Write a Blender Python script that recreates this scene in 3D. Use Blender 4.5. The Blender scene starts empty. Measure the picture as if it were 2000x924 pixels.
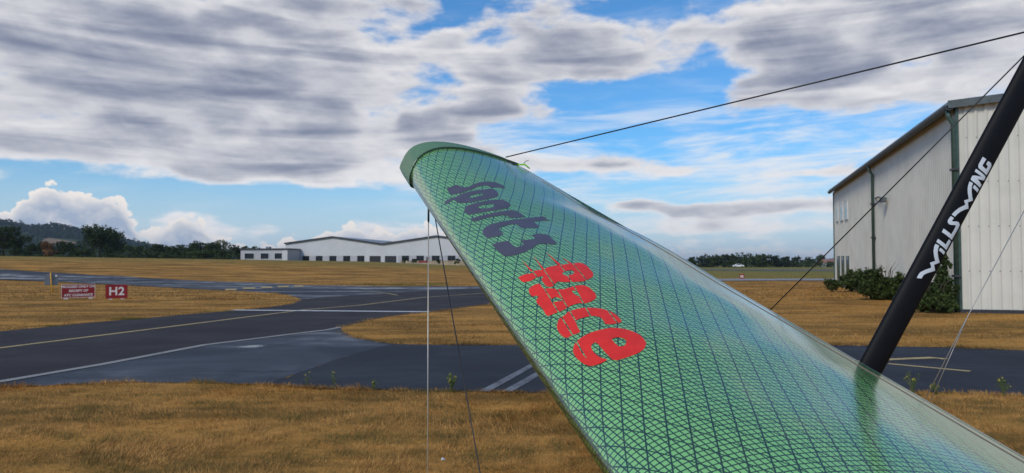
import bpy, bmesh, math
import numpy as np
from mathutils import Vector, Matrix

rng = np.random.default_rng(7)
R = math.radians
scene = bpy.context.scene
COL = scene.collection

# ------------------------------------------------------------------ camera
CAM_H = 1.65
cam_data = bpy.data.cameras.new('camera')
cam_data.sensor_width = 36.0
cam_data.lens = 36.0 * 1450.0 / 2000.0
cam_data.clip_start = 0.05
cam_data.clip_end = 40000.0
cam_data.dof.use_dof = True
cam_data.dof.focus_distance = 2.6
cam_data.dof.aperture_fstop = 9.0
cam = bpy.data.objects.new('camera', cam_data)
COL.objects.link(cam)
cam.location = (0, 0, CAM_H)
cam.rotation_euler = (R(90) + math.atan(53 / 1450.0), 0, 0)
scene.camera = cam

# ------------------------------------------------------------------ render look
scene.view_settings.view_transform = 'Standard'
scene.view_settings.look = 'None'
scene.view_settings.gamma = 1.0
scene.view_settings.exposure = 0.0
scene.render.engine = 'CYCLES'
scene.cycles.use_denoising = True
try:
    scene.cycles.denoiser = 'OPENIMAGEDENOISE'
    scene.cycles.denoising_input_passes = 'RGB_ALBEDO_NORMAL'
except Exception:
    pass
scene.cycles.max_bounces = 6
scene.cycles.diffuse_bounces = 3
scene.cycles.glossy_bounces = 3
scene.cycles.transmission_bounces = 4
scene.cycles.volume_bounces = 1
scene.cycles.caustics_reflective = False
scene.cycles.caustics_refractive = False
scene.cycles.volume_step_rate = 10.0

# ------------------------------------------------------------------ node helper
class E:
    """A shader socket with arithmetic."""
    def __init__(self, nt, sock):
        self.nt, self.s = nt, sock
    def _op(self, op, *args, clamp=False):
        n = self.nt.nodes.new('ShaderNodeMath'); n.operation = op; n.use_clamp = clamp
        for i, a in enumerate(args):
            if isinstance(a, E): self.nt.links.new(a.s, n.inputs[i])
            else: n.inputs[i].default_value = float(a)
        return E(self.nt, n.outputs[0])
    def __add__(self, o): return self._op('ADD', self, o)
    __radd__ = __add__
    def __sub__(self, o): return self._op('SUBTRACT', self, o)
    def __rsub__(self, o): return self._op('SUBTRACT', o, self)
    def __mul__(self, o): return self._op('MULTIPLY', self, o)
    __rmul__ = __mul__
    def __truediv__(self, o): return self._op('DIVIDE', self, o)
    def __neg__(self): return self._op('MULTIPLY', self, -1)
    def pw(self, o): return self._op('POWER', self, o)
    def mx(self, o): return self._op('MAXIMUM', self, o)
    def mn(self, o): return self._op('MINIMUM', self, o)
    def absv(self): return self._op('ABSOLUTE', self)
    def clamp(self): return self._op('ADD', self, 0.0, clamp=True)
    def ping(self, o): return self._op('PINGPONG', self, o)
    def step(self, a, b, lo=0.0, hi=1.0):
        n = self.nt.nodes.new('ShaderNodeMapRange'); n.interpolation_type = 'SMOOTHSTEP'
        self.nt.links.new(self.s, n.inputs[0])
        for i, v in zip((1, 2, 3, 4), (a, b, lo, hi)):
            if isinstance(v, E): self.nt.links.new(v.s, n.inputs[i])
            else: n.inputs[i].default_value = v
        return E(self.nt, n.outputs[0])

def link(nt, a, sock):
    if isinstance(a, E): nt.links.new(a.s, sock)
    elif isinstance(a, (tuple, list)):
        sock.default_value = tuple(a) if len(a) == len(sock.default_value) else tuple(a) + (1.0,)
    else: sock.default_value = a

def noise(nt, vec, scale, detail=4.0, rough=0.5, dist=0.0, dim='3D'):
    n = nt.nodes.new('ShaderNodeTexNoise'); n.noise_dimensions = dim
    if vec is not None: nt.links.new(vec.s if isinstance(vec, E) else vec, n.inputs['Vector'])
    n.inputs['Scale'].default_value = scale
    n.inputs['Detail'].default_value = detail
    n.inputs['Roughness'].default_value = rough
    n.inputs['Distortion'].default_value = dist
    return E(nt, n.outputs['Fac'])

def mixc(nt, fac, a, b):
    n = nt.nodes.new('ShaderNodeMix'); n.data_type = 'RGBA'
    link(nt, fac, n.inputs[0]); link(nt, a, n.inputs[6]); link(nt, b, n.inputs[7])
    return E(nt, n.outputs[2])

def comb(nt, x, y, z):
    n = nt.nodes.new('ShaderNodeCombineXYZ')
    for i, v in enumerate((x, y, z)): link(nt, v, n.inputs[i])
    return E(nt, n.outputs[0])

def vscale(nt, vec, k):
    n = nt.nodes.new('ShaderNodeVectorMath'); n.operation = 'MULTIPLY'
    nt.links.new(vec.s, n.inputs[0]); n.inputs[1].default_value = k if isinstance(k, tuple) else (k, k, k)
    return E(nt, n.outputs[0])

# ------------------------------------------------------------------ sky
SUN_AZ, SUN_EL = -146.0, 36.0          # degrees from the +Y heading, to the right positive
world = bpy.data.worlds.new('World'); scene.world = world; world.use_nodes = True
# cloud fields: azimuth, elevation, half widths in degrees, gain
BLOBS=[(-25.98,13.88,26.42,6.72,0.36),(-16.22,7.46,12.08,1.90,0.25),(-33.11,8.42,9.43,1.78,0.15),(-31.65,6.62,8.68,0.63,-0.30),(-26.16,5.21,8.68,0.79,-0.30),(-11.72,4.52,9.81,1.03,-0.34),(-4.77,14.26,4.15,1.34,-0.22),(1.20,14.23,5.66,1.98,0.18),(8.71,16.30,5.66,2.37,0.16),(-1.59,11.37,4.91,0.99,0.12),(7.13,12.81,6.42,1.03,-0.34),(14.62,13.79,2.26,3.16,-0.30),(9.84,10.07,11.32,1.58,-0.28),(26.66,15.82,12.45,2.96,0.34),(18.50,16.73,3.40,2.37,0.10),(23.98,11.83,10.57,1.26,0.22),(25.90,8.96,9.81,1.11,-0.34),(11.72,5.61,15.09,0.87,-0.25),(6.71,7.56,4.91,0.55,0.30),(12.87,6.92,2.64,0.47,0.22),(21.19,6.51,5.28,0.40,0.26),(9.42,4.48,1.51,0.40,0.30),(16.55,4.05,7.55,0.47,0.22),(19.04,2.61,9.81,0.47,0.15)]
CUMULUS=[(-44.07,3.83),(-34.66,3.90),(-33.58,4.71),(-32.62,5.42),(-31.35,5.73),(-30.61,5.20),(-29.42,5.33),(-27.89,4.99),(-27.08,3.69),(-26.12,2.94),(-24.84,3.41),(-23.53,3.98),(-22.51,3.28),(-21.13,2.32),(-18.33,1.99),(-16.89,2.27),(-14.70,2.67),(-12.09,3.40),(-10.18,3.07),(-9.02,3.00),(-7.28,3.57),(-5.52,3.34),(-3.16,2.76),(0.00,2.37),(7.85,1.37),(15.43,1.71),(25.78,1.42),(34.60,1.46),(44.00,0.99)]
def build_world(nt):
    for n in list(nt.nodes): nt.nodes.remove(n)
    out = nt.nodes.new('ShaderNodeOutputWorld'); bg = nt.nodes.new('ShaderNodeBackground')
    nt.links.new(bg.outputs[0], out.inputs[0]); bg.inputs[1].default_value = 0.1
    sky = nt.nodes.new('ShaderNodeTexSky'); sky.sky_type = 'NISHITA'; sky.sun_disc = False
    sky.sun_elevation = R(SUN_EL); sky.sun_rotation = R(SUN_AZ % 360)
    sky.air_density = 1.0; sky.dust_density = 0.6; sky.ozone_density = 2.0
    tint = nt.nodes.new('ShaderNodeVectorMath'); tint.operation = 'MULTIPLY'
    nt.links.new(sky.outputs[0], tint.inputs[0]); tint.inputs[1].default_value = (0.50, 1.02, 1.42)
    blue = E(nt, tint.outputs[0])
    tc = nt.nodes.new('ShaderNodeTexCoord')
    sep = nt.nodes.new('ShaderNodeSeparateXYZ'); nt.links.new(tc.outputs['Generated'], sep.inputs[0])
    x, y, z = (E(nt, sep.outputs[i]) for i in range(3))
    az = x._op('ARCTAN2', x, y) * 57.29578
    el = z._op('ARCSINE', z) * 57.29578
    zz = z.mx(0.0) + 0.12
    px, py = x / zz, y / zz
    p = comb(nt, px, py, 0.0)
    # stratocumulus deck, seen as a layer overhead
    wob = noise(nt, p, 0.55, 3.0, 0.5, dim='2D')
    q = comb(nt, px + wob * 0.9, py + wob * 0.9, 3.7)
    n1 = noise(nt, q, 1.25, 6.0, 0.50, 0.15, dim='2D')
    q2 = comb(nt, px * 1.05 + wob * 0.9, py * 1.05 + wob * 0.9, 3.7)
    n2 = noise(nt, q2, 1.25, 6.0, 0.50, 0.15, dim='2D')
    # the same deck as humps at the height seen from the side
    sidev = comb(nt, az * 0.12, el * 0.27, 1.3)
    side = noise(nt, sidev, 1.3, 7.0, 0.53, 0.1, dim='2D')
    sidev2 = comb(nt, az * 0.12 + 0.012, el * 0.27 + 0.085, 1.3)
    side2 = noise(nt, sidev2, 1.3, 7.0, 0.53, 0.1, dim='2D')
    bias = None
    for a, e, ra, re_, g in BLOBS:
        d = ((az - a) / ra).pw(2.0) + ((el - e) / re_).pw(2.0)
        t = (d * -1.0)._op('EXPONENT', d * -1.0) * g
        bias = t if bias is None else bias + t
    dens = n1 * 0.30 + side * 0.82 + bias + (el.step(19.0, 30.0) * -0.07)
    cover = dens.step(0.53, 0.71)
    soft = noise(nt, sidev, 1.3, 2.5, 0.5, 0.1, dim='2D')
    thick = (n1 * 0.16 + soft * 0.96 + bias).step(0.60, 0.98)
    relief = (side - side2) * 0.9
    band = noise(nt, comb(nt, az * 0.045, el * 0.42, 8.0), 1.5, 4.0, 0.48, 0.3, dim='2D')
    lum = (0.74 - thick * 0.25 + relief * 0.62 + (band - 0.5) * 0.85 * thick.step(0.0, 0.5) + el.step(10.0, 4.0) * 0.20).mx(0.22).mn(1.0)
    grey = mixc(nt, lum.step(0.25, 0.9), (3.2, 3.7, 5.2), (8.7, 8.6, 8.8))
    tone = vm = nt.nodes.new('ShaderNodeVectorMath'); vm.operation = 'SCALE'
    nt.links.new(grey.s, vm.inputs[0]); nt.links.new((lum * 0.55 + 0.5).s, vm.inputs['Scale'])
    deckc = E(nt, vm.outputs[0])
    # thin high veil
    ci = noise(nt, comb(nt, az * 0.05 + el * 0.03, el * 0.32 - az * 0.015, 5.0), 2.2, 7.0, 0.6, 0.25, dim='2D')
    veil = ci.step(0.34, 0.70) * el.step(1.0, 5.0) * el.step(14.5, 8.0) * az.step(-12.0, 2.0) * 0.85 + ci.step(0.45, 0.8) * 0.16
    low = el.step(9.0, 0.0)
    c0 = mixc(nt, low * 0.9, blue, (6.0, 7.2, 8.3))
    c1 = mixc(nt, veil, c0, (8.0, 8.5, 9.2))
    c2 = mixc(nt, cover, c1, deckc)
    # cumulus heaps along the horizon
    fc = nt.nodes.new('ShaderNodeFloatCurve')
    nt.links.new(((az + 45.0) / 90.0).s, fc.inputs['Value'])
    cu = fc.mapping.curves[0]
    pts = [((a + 45) / 90, e / 8.0) for a, e in CUMULUS]
    cu.points[0].location = pts[0]; cu.points[1].location = pts[-1]
    for pt in pts[1:-1]: cu.points.new(*pt)
    fc.mapping.update()
    top = E(nt, fc.outputs[0]) * 8.0
    cell = nt.nodes.new('ShaderNodeTexVoronoi'); cell.voronoi_dimensions = '2D'; cell.feature = 'SMOOTH_F1'
    cv = comb(nt, az * 0.5, el * 0.62, 2.0)
    nt.links.new(cv.s, cell.inputs['Vector']); cell.inputs['Scale'].default_value = 1.3
    cell.inputs['Detail'].default_value = 2.0; cell.inputs['Roughness'].default_value = 0.55
    cell.inputs['Smoothness'].default_value = 0.4
    puff = 0.55 - E(nt, cell.outputs['Distance'])
    fn = noise(nt, cv, 2.2, 6.0, 0.6, dim='2D')
    edge = top + puff * 1.0 + (fn - 0.5) * 1.1 - 0.35
    depth = edge - el
    calpha = depth.step(0.0, 0.22) * el.step(-1.0, 0.2)
    light = (1.12 - depth.step(0.10, 1.25) * 0.86 + puff * 0.55 + (fn - 0.5) * 0.8).mx(0.0).mn(1.0)
    light = light * (1.0 - el.step(2.2, 0.2) * 0.18)
    cum = mixc(nt, light, (3.9, 4.7, 6.1), (9.6, 9.0, 8.5))
    c3 = mixc(nt, calpha * az.step(16.0, 0.0, 0.55, 1.0), c2, cum)
    nt.links.new(c3.s, bg.inputs[0])
build_world(world.node_tree)
world.cycles.sampling_method = 'MANUAL'; world.cycles.sample_map_resolution = 512

# ------------------------------------------------------------------ sun (veiled by cloud)
sun_data = bpy.data.lights.new('sun', 'SUN')
sun_data.energy = 2.0; sun_data.angle = R(14); sun_data.color = (1.0, 0.90, 0.74)
sun = bpy.data.objects.new('sun', sun_data); COL.objects.link(sun)
sdir = Vector((math.sin(R(SUN_AZ)) * math.cos(R(SUN_EL)), math.cos(R(SUN_AZ)) * math.cos(R(SUN_EL)), math.sin(R(SUN_EL))))
sun.rotation_euler = sdir.to_track_quat('Z', 'Y').to_euler()
sun.location = (0, 0, 60)

# ------------------------------------------------------------------ materials
def material(name, build):
    m = bpy.data.materials.new(name); m.use_nodes = True
    nt = m.node_tree
    b = nt.nodes['Principled BSDF']
    build(nt, b)
    return m

def objco(nt):
    return E(nt, nt.nodes.new('ShaderNodeNewGeometry').outputs['Position'])

def bump(nt, b, h, strength, dist=0.02):
    n = nt.nodes.new('ShaderNodeBump'); n.inputs['Strength'].default_value = strength
    n.inputs['Distance'].default_value = dist
    nt.links.new(h.s, n.inputs['Height']); nt.links.new(n.outputs[0], b.inputs['Normal'])

def plain(name, col, rough=0.6, metal=0.0, var=0.12, scale=6.0, spec=0.5):
    def f(nt, b):
        n = noise(nt, objco(nt), scale, 5.0, 0.6)
        lo = tuple(c * (1 - var) for c in col); hi = tuple(min(1, c * (1 + var)) for c in col)
        link(nt, mixc(nt, n.step(0.3, 0.7), lo, hi), b.inputs['Base Color'])
        b.inputs['Roughness'].default_value = rough; b.inputs['Metallic'].default_value = metal
        b.inputs['Specular IOR Level'].default_value = spec
    return material(name, f)

def grass_ground(nt, b):
    p = objco(nt)
    sep = nt.nodes.new('ShaderNodeSeparateXYZ'); nt.links.new(p.s, sep.inputs[0])
    x, y = E(nt, sep.outputs[0]), E(nt, sep.outputs[1])
    big = noise(nt, p, 0.045, 4.0, 0.6)
    stretch = vscale(nt, p, (0.35, 1.0, 1.0))
    mid = noise(nt, stretch, 0.55, 6.0, 0.62, 0.4)
    fine = noise(nt, p, 9.0, 5.0, 0.7)
    c = mixc(nt, mid.step(0.38, 0.62), (0.22, 0.115, 0.028), (0.58, 0.285, 0.066))
    c = mixc(nt, big.step(0.45, 0.75) * 0.45, c, (0.40, 0.185, 0.048))
    c = mixc(nt, fine.step(0.35, 0.75) * 0.4, c, (0.17, 0.095, 0.028))
    # damper, greener turf: the airfield beyond the near strip on the right, the far crest on the left
    g1 = y.step(74.0, 84.0) * x.step(4.0, 16.0)
    g2 = y.step(88.0, 112.0) * x.step(10.0, -10.0) * 0.75
    gm = (g1.mx(g2)) * (mid * 0.7 + big * 0.5).step(0.28, 0.62)
    c = mixc(nt, gm, c, (0.20, 0.175, 0.040))
    link(nt, c, b.inputs['Base Color']); b.inputs['Roughness'].default_value = 0.95
    b.inputs['Specular IOR Level'].default_value = 0.1
    bump(nt, b, fine * 0.6 + mid, 0.8, 0.05)
M = {}
M['ground'] = material('dry_grass_ground', grass_ground)

def asphalt(name, base, tint, wet, streak=(0.12, 1.0, 1.0), lo=0.32, hi=0.85):
    def f(nt, b):
        p = objco(nt)
        grit = noise(nt, p, 60.0, 3.0, 0.8)
        patch = noise(nt, p, 0.5, 6.0, 0.62, 0.6)
        st = noise(nt, vscale(nt, p, streak), 0.42, 5.0, 0.6, 0.5)
        c = mixc(nt, patch.step(0.3, 0.7), base, tint)
        c = mixc(nt, grit.step(0.45, 0.75) * 0.5, c, tuple(k * 2.0 for k in tint))
        c = mixc(nt, st.step(0.55, 0.75) * 0.3, c, tuple(k * 0.55 for k in base))
        link(nt, c, b.inputs['Base Color'])
        w = (st * 0.7 + patch * 0.45).step(0.48, 0.72) * wet
        link(nt, hi - w * (hi - lo), b.inputs['Roughness'])
        b.inputs['Specular IOR Level'].default_value = 0.35
        bump(nt, b, grit * (1.0 - w * 0.6), 0.35, 0.006)
    return material(name, f)
M['taxi_brown'] = asphalt('brown_asphalt', (0.018, 0.014, 0.015), (0.038, 0.031, 0.032), 0.3, lo=0.55, hi=0.95)
M['taxi_far'] = asphalt('damp_far_asphalt', (0.024, 0.026, 0.032), (0.038, 0.041, 0.050), 1.0, lo=0.26, hi=0.85)
M['apron_old'] = asphalt('damp_blue_asphalt', (0.024, 0.029, 0.037), (0.060, 0.067, 0.081), 0.9, lo=0.33, hi=0.85)
M['apron_new'] = asphalt('dark_new_asphalt', (0.016, 0.018, 0.024), (0.028, 0.030, 0.038), 0.5, lo=0.45, hi=0.9)
M['concrete'] = asphalt('pale_concrete', (0.22, 0.21, 0.20), (0.30, 0.29, 0.28), 0.8, lo=0.25)

def paint(name, col, wear):
    def f(nt, b):
        p = objco(nt)
        n = noise(nt, p, 14.0, 6.0, 0.7); l = noise(nt, p, 1.2, 3.0)
        link(nt, mixc(nt, (n * 0.7 + l * 0.5).step(wear - 0.1, wear + 0.14), col, (0.05, 0.05, 0.055)), b.inputs['Base Color'])
        b.inputs['Roughness'].default_value = 0.7
    return material(name, f)
M['white_paint'] = paint('worn_white_paint', (0.62, 0.61, 0.60), 0.78)
M['grey_paint'] = paint('very_worn_white_paint', (0.20, 0.205, 0.22), 0.62)
M['yellow_paint'] = paint('worn_yellow_paint', (0.50, 0.36, 0.15), 0.70)
M['edge_paint'] = paint('faded_edge_paint', (0.30, 0.285, 0.26), 0.72)

def water(nt, b):
    b.inputs['Base Color'].default_value = (0.05, 0.05, 0.053, 1)
    b.inputs['Roughness'].default_value = 0.18; b.inputs['IOR'].default_value = 1.33
    sep = nt.nodes.new('ShaderNodeSeparateXYZ'); nt.links.new(nt.nodes.new('ShaderNodeTexCoord').outputs['Generated'], sep.inputs[0])
    rad = ((E(nt, sep.outputs[0]) - 0.5).pw(2.0) + (E(nt, sep.outputs[1]) - 0.5).pw(2.0)).pw(0.5) + (noise(nt, objco(nt), 5.0, 4.0) - 0.5) * 0.5
    link(nt, rad.step(0.5, 0.12), b.inputs['Alpha'])
    bump(nt, b, noise(nt, objco(nt), 18.0, 3.0), 0.05, 0.01)
M['water'] = material('puddle_water', water)

def foliage(name, dark, light, trans=0.15):
    def f(nt, b):
        geo = nt.nodes.new('ShaderNodeNewGeometry')
        r = E(nt, geo.outputs['Random Per Island'])
        n = noise(nt, E(nt, geo.outputs['Position']), 0.35, 3.0)
        link(nt, mixc(nt, (r * 0.6 + n * 0.7).step(0.25, 0.95), dark, light), b.inputs['Base Color'])
        b.inputs['Roughness'].default_value = 0.75; b.inputs['Specular IOR Level'].default_value = 0.2
        tr = nt.nodes.new('ShaderNodeBsdfTranslucent'); tr.inputs[0].default_value = light + (1,)
        mx = nt.nodes.new('ShaderNodeMixShader'); mx.inputs[0].default_value = trans
        o = nt.nodes['Material Output']
        nt.links.new(b.outputs[0], mx.inputs[1]); nt.links.new(tr.outputs[0], mx.inputs[2]); nt.links.new(mx.outputs[0], o.inputs[0])
    return material(name, f)
M['leaf_dark'] = foliage('dark_leaves', (0.012, 0.022, 0.008), (0.050, 0.075, 0.022))
M['leaf_mid'] = foliage('mid_green_leaves', (0.018, 0.032, 0.010), (0.070, 0.100, 0.032))
M['leaf_blue'] = foliage('far_wood_leaves', (0.010, 0.017, 0.010), (0.034, 0.052, 0.026))
M['leaf_brown'] = foliage('withered_leaves', (0.11, 0.055, 0.025), (0.26, 0.14, 0.065))
M['leaf_hedge'] = foliage('bramble_leaves', (0.015, 0.028, 0.008), (0.075, 0.105, 0.028))
M['leaf_weed'] = foliage('weed_leaves', (0.06, 0.10, 0.02), (0.20, 0.24, 0.05), 0.3)
M['flower'] = plain('yellow_flower', (0.55, 0.47, 0.06), 0.7)
def straw(nt, b):
    geo = nt.nodes.new('ShaderNodeNewGeometry'); r = E(nt, geo.outputs['Random Per Island']); p = E(nt, geo.outputs['Position'])
    st = vscale(nt, p, (0.45, 1.0, 0.0))
    a1 = noise(nt, st, 1.9, 6.0, 0.68, 0.6); a2 = noise(nt, vscale(nt, p, (0.7, 1.0, 0.0)), 7.0, 5.0, 0.65)
    c = mixc(nt, r, (0.38, 0.185, 0.052), (0.82, 0.470, 0.155))
    c = mixc(nt, (a2 * 0.6 + a1 * 0.5 + (r - 0.5) * 0.25).step(0.51, 0.64) * 0.85, c, (0.11, 0.047, 0.015))
    c = mixc(nt, (a1 + (r - 0.5) * 0.2).step(0.49, 0.59) * 0.85, c, (0.11, 0.098, 0.030))
    link(nt, c, b.inputs['Base Color']); b.inputs['Roughness'].default_value = 0.85; b.inputs['Specular IOR Level'].default_value = 0.15
M['straw'] = material('straw_blades', straw)
M['bark'] = plain('bark', (0.07, 0.055, 0.04), 0.9, var=0.4, scale=8)
M['cladding'] = plain('pale_cladding', (0.62, 0.60, 0.54), 0.45, var=0.07, scale=0.7)
M['cladding_far'] = plain('white_cladding', (0.54, 0.54, 0.56), 0.55, var=0.05, scale=0.3)
M['cladding_grey'] = plain('lilac_grey_panel', (0.40, 0.40, 0.44), 0.55, var=0.06, scale=0.3)
M['green_trim'] = plain('dark_green_trim', (0.040, 0.075, 0.060), 0.4, var=0.2)
M['grey_trim'] = plain('grey_gutter', (0.09, 0.11, 0.12), 0.7, var=0.2)
M['dark_trim'] = plain('dark_trim', (0.035, 0.038, 0.045), 0.5, var=0.2)
M['roof'] = plain('grey_roof_sheet', (0.20, 0.23, 0.27), 0.5, var=0.1, scale=0.4)
M['glass'] = plain('dark_glass', (0.012, 0.016, 0.022), 0.08, var=0.3, spec=0.35)
M['window_frame'] = plain('white_frame', (0.60, 0.61, 0.62), 0.5)
M['shutter'] = plain('dark_shutter', (0.012, 0.013, 0.017), 0.5, var=0.2)
M['sign_red'] = plain('sign_red', (0.26, 0.006, 0.010), 0.45, var=0.12, scale=3)
M['sign_white'] = plain('sign_white', (0.72, 0.70, 0.68), 0.5, var=0.06)
M['sign_back'] = plain('sign_back_grey', (0.16, 0.19, 0.22), 0.5, var=0.15)
M['post_yellow'] = plain('yellow_post', (0.62, 0.32, 0.03), 0.5, var=0.15)
M['tan_wall'] = plain('tan_wall', (0.34, 0.27, 0.19), 0.85, var=0.25, scale=1.0)
M['brick_red'] = plain('pink_roof', (0.30, 0.14, 0.11), 0.8, var=0.2, scale=0.8)
M['car_red'] = plain('car_red', (0.22, 0.03, 0.03), 0.3)
M['car_white'] = plain('car_white', (0.75, 0.75, 0.76), 0.3)
M['tyre'] = plain('tyre', (0.02, 0.02, 0.02), 0.8)
M['wire_dark'] = plain('black_coated_wire', (0.018, 0.018, 0.022), 0.45)
M['wire_light'] = plain('steel_wire', (0.50, 0.47, 0.42), 0.35, metal=0.5)
M['strut'] = plain('black_anodised_tube', (0.0050, 0.0055, 0.008), 0.55, var=0.15, scale=30, spec=0.16)
M['letter_white'] = plain('white_lettering', (0.62, 0.66, 0.74), 0.5, var=0.04)
M['neon'] = plain('neon_green_strap', (0.22, 0.62, 0.04), 0.5)
M['letter_violet'] = plain('violet_grey_print', (0.090, 0.083, 0.115), 0.40, var=0.08, scale=20, spec=0.4)
M['letter_red'] = plain('red_print', (0.80, 0.040, 0.032), 0.5, var=0.08, scale=20, spec=0.2)
M['stitch'] = plain('brown_stitching', (0.24, 0.16, 0.15), 0.8)
M['gravel'] = plain('scrap_paper', (0.55, 0.56, 0.60), 0.7)

def sail_cloth(name, green, lines, rough, coat, mesh=1.0):
    def f(nt, b):
        uv = nt.nodes.new('ShaderNodeUVMap'); uv.uv_map = 'cloth'
        sep = nt.nodes.new('ShaderNodeSeparateXYZ'); nt.links.new(uv.outputs[0], sep.inputs[0])
        u, v = E(nt, sep.outputs[0]), E(nt, sep.outputs[1])
        def lineset(ang, spacing, width, wobble=0.0):
            c, s = math.cos(R(ang)), math.sin(R(ang)); spacing *= mesh; width *= mesh
            d = (v * c - u * s + 10.0)
            return d.ping(spacing / 2).step(width * 0.5 + 0.0005, width * 0.5 - 0.0005)
        fine = lineset(9, 0.0140, 0.0031).mx(lineset(99, 0.0140, 0.0030))
        xply = lineset(40, 0.046, 0.0034).mx(lineset(-22, 0.042, 0.0034))
        n = noise(nt, objco(nt), 2.0, 4.0)
        cell = mixc(nt, n.step(0.3, 0.7), tuple(k * 0.9 for k in green), green)
        c = mixc(nt, fine.mx(xply) * 0.93, cell, lines)
        link(nt, c, b.inputs['Base Color'])
        b.inputs['Roughness'].default_value = rough
        b.inputs['Coat Weight'].default_value = coat; b.inputs['Coat Roughness'].default_value = 0.15; b.inputs['Coat IOR'].default_value = 2.1
        b.inputs['Specular IOR Level'].default_value = 0.5
        wr = noise(nt, vscale(nt, objco(nt), (1.0, 1.0, 1.0)), 5.0, 4.0, 0.55, 0.8)
        bump(nt, b, wr, 0.16, 0.02)
        tr = nt.nodes.new('ShaderNodeBsdfTranslucent'); link(nt, c, tr.inputs[0])
        mx = nt.nodes.new('ShaderNodeMixShader'); mx.inputs[0].default_value = 0.12
        o = nt.nodes['Material Output']
        nt.links.new(b.outputs[0], mx.inputs[1]); nt.links.new(tr.outputs[0], mx.inputs[2]); nt.links.new(mx.outputs[0], o.inputs[0])
    return material(name, f)
M['sail'] = sail_cloth('green_laminate_sail', (0.31, 0.73, 0.23), (0.006, 0.012, 0.018), 0.22, 1.0)
M['tip_cloth'] = sail_cloth('green_tip_cloth', (0.25, 0.48, 0.24), (0.012, 0.024, 0.020), 0.50, 0.2, 1.7)
M['sail_under'] = sail_cloth('reflection_tinted_under_cloth', (0.085, 0.150, 0.020), (0.010, 0.012, 0.008), 0.34, 0.8)  # ground reflection and shade round the leading edge put into the olive colour
M['hem'] = plain('grey_hem_tape', (0.20, 0.30, 0.32), 0.25, var=0.2, scale=40)

# ------------------------------------------------------------------ mesh helpers
def link_obj(name, me, mat, parent=None):
    o = bpy.data.objects.new(name, me)
    if mat is not None: me.materials.append(mat)
    COL.objects.link(o)
    if parent is not None: o.parent = parent
    return o

def fast(name, verts, faces, mat, parent=None, smooth=False):
    """verts (N,3), faces (M,k) arrays"""
    verts = np.asarray(verts, np.float32); faces = np.asarray(faces, np.int32)
    me = bpy.data.meshes.new(name); k = faces.shape[1]; n = len(faces)
    me.vertices.add(len(verts)); me.vertices.foreach_set('co', verts.ravel())
    me.loops.add(n * k); me.loops.foreach_set('vertex_index', faces.ravel())
    me.polygons.add(n); me.polygons.foreach_set('loop_start', np.arange(0, n * k, k, dtype=np.int32))
    me.update(calc_edges=True)
    if smooth: me.polygons.foreach_set('use_smooth', np.ones(n, bool))
    return link_obj(name, me, mat, parent)

def from_bm(name, bm, mat, parent=None, smooth=False):
    me = bpy.data.meshes.new(name); bm.to_mesh(me); bm.free()
    if smooth:
        for p in me.polygons: p.use_smooth = True
    return link_obj(name, me, mat, parent)

def tag(o, label=None, cat=None, group=None, kind=None):
    if label: o['label'] = label
    if cat: o['category'] = cat
    if group: o['group'] = group
    if kind: o['kind'] = kind
    return o

def empty(name, loc, label, cat, group=None, rz=0.0):
    o = bpy.data.objects.new(name, None); COL.objects.link(o); o.location = loc; o.rotation_euler = (0, 0, rz)
    o.empty_display_size = 0.2
    return tag(o, label, cat, group)

def bm_box(bm, lo, hi, mat=None):
    """axis box; mat optional 4x4"""
    vs = []
    for z in (lo[2], hi[2]):
        for x, y in ((lo[0], lo[1]), (hi[0], lo[1]), (hi[0], hi[1]), (lo[0], hi[1])):
            co = Vector((x, y, z)); vs.append(bm.verts.new(mat @ co if mat else co))
    for f in ((3, 2, 1, 0), (4, 5, 6, 7), (0, 1, 5, 4), (1, 2, 6, 5), (2, 3, 7, 6), (3, 0, 4, 7)):
        bm.faces.new([vs[i] for i in f])

def bm_tube(bm, pts, radii, seg=8, ell=None, cap=True):
    pts = [Vector(p) for p in pts]
    if not isinstance(radii, (list, tuple)): radii = [radii] * len(pts)
    rings = []
    for i, p in enumerate(pts):
        d = (pts[min(i + 1, len(pts) - 1)] - pts[max(i - 1, 0)]).normalized()
        ref = Vector((0, 0, 1)) if abs(d.z) < 0.9 else Vector((1, 0, 0))
        a = d.cross(ref).normalized(); b = d.cross(a).normalized()
        rings.append([bm.verts.new(p + a * math.cos(2 * math.pi * k / seg) * radii[i] + b * math.sin(2 * math.pi * k / seg) * radii[i]) for k in range(seg)])
    for r0, r1 in zip(rings, rings[1:]):
        for k in range(seg): bm.faces.new((r0[k], r0[(k + 1) % seg], r1[(k + 1) % seg], r1[k]))
    if cap:
        bm.faces.new(list(reversed(rings[0]))); bm.faces.new(rings[-1])

def tube(name, pts, radii, mat, parent=None, seg=8):
    bm = bmesh.new(); bm_tube(bm, pts, radii, seg)
    return from_bm(name, bm, mat, parent, True)

def fill(polys):
    """2-D outlines (holes allowed) -> bmesh in the XY plane"""
    bm = bmesh.new(); edges = []
    for pl in polys:
        vs = [bm.verts.new((p[0], p[1], 0)) for p in pl]
        edges += [bm.edges.new((vs[i], vs[(i + 1) % len(vs)])) for i in range(len(vs))]
    bmesh.ops.triangle_fill(bm, use_beauty=True, use_dissolve=False, edges=edges)
    return bm

def cut(bm, co, no, clear_outer=False, clear_inner=False):
    bmesh.ops.bisect_plane(bm, geom=bm.verts[:] + bm.edges[:] + bm.faces[:], dist=1e-7, plane_co=co, plane_no=no,
                           clear_outer=clear_outer, clear_inner=clear_inner)

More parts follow.
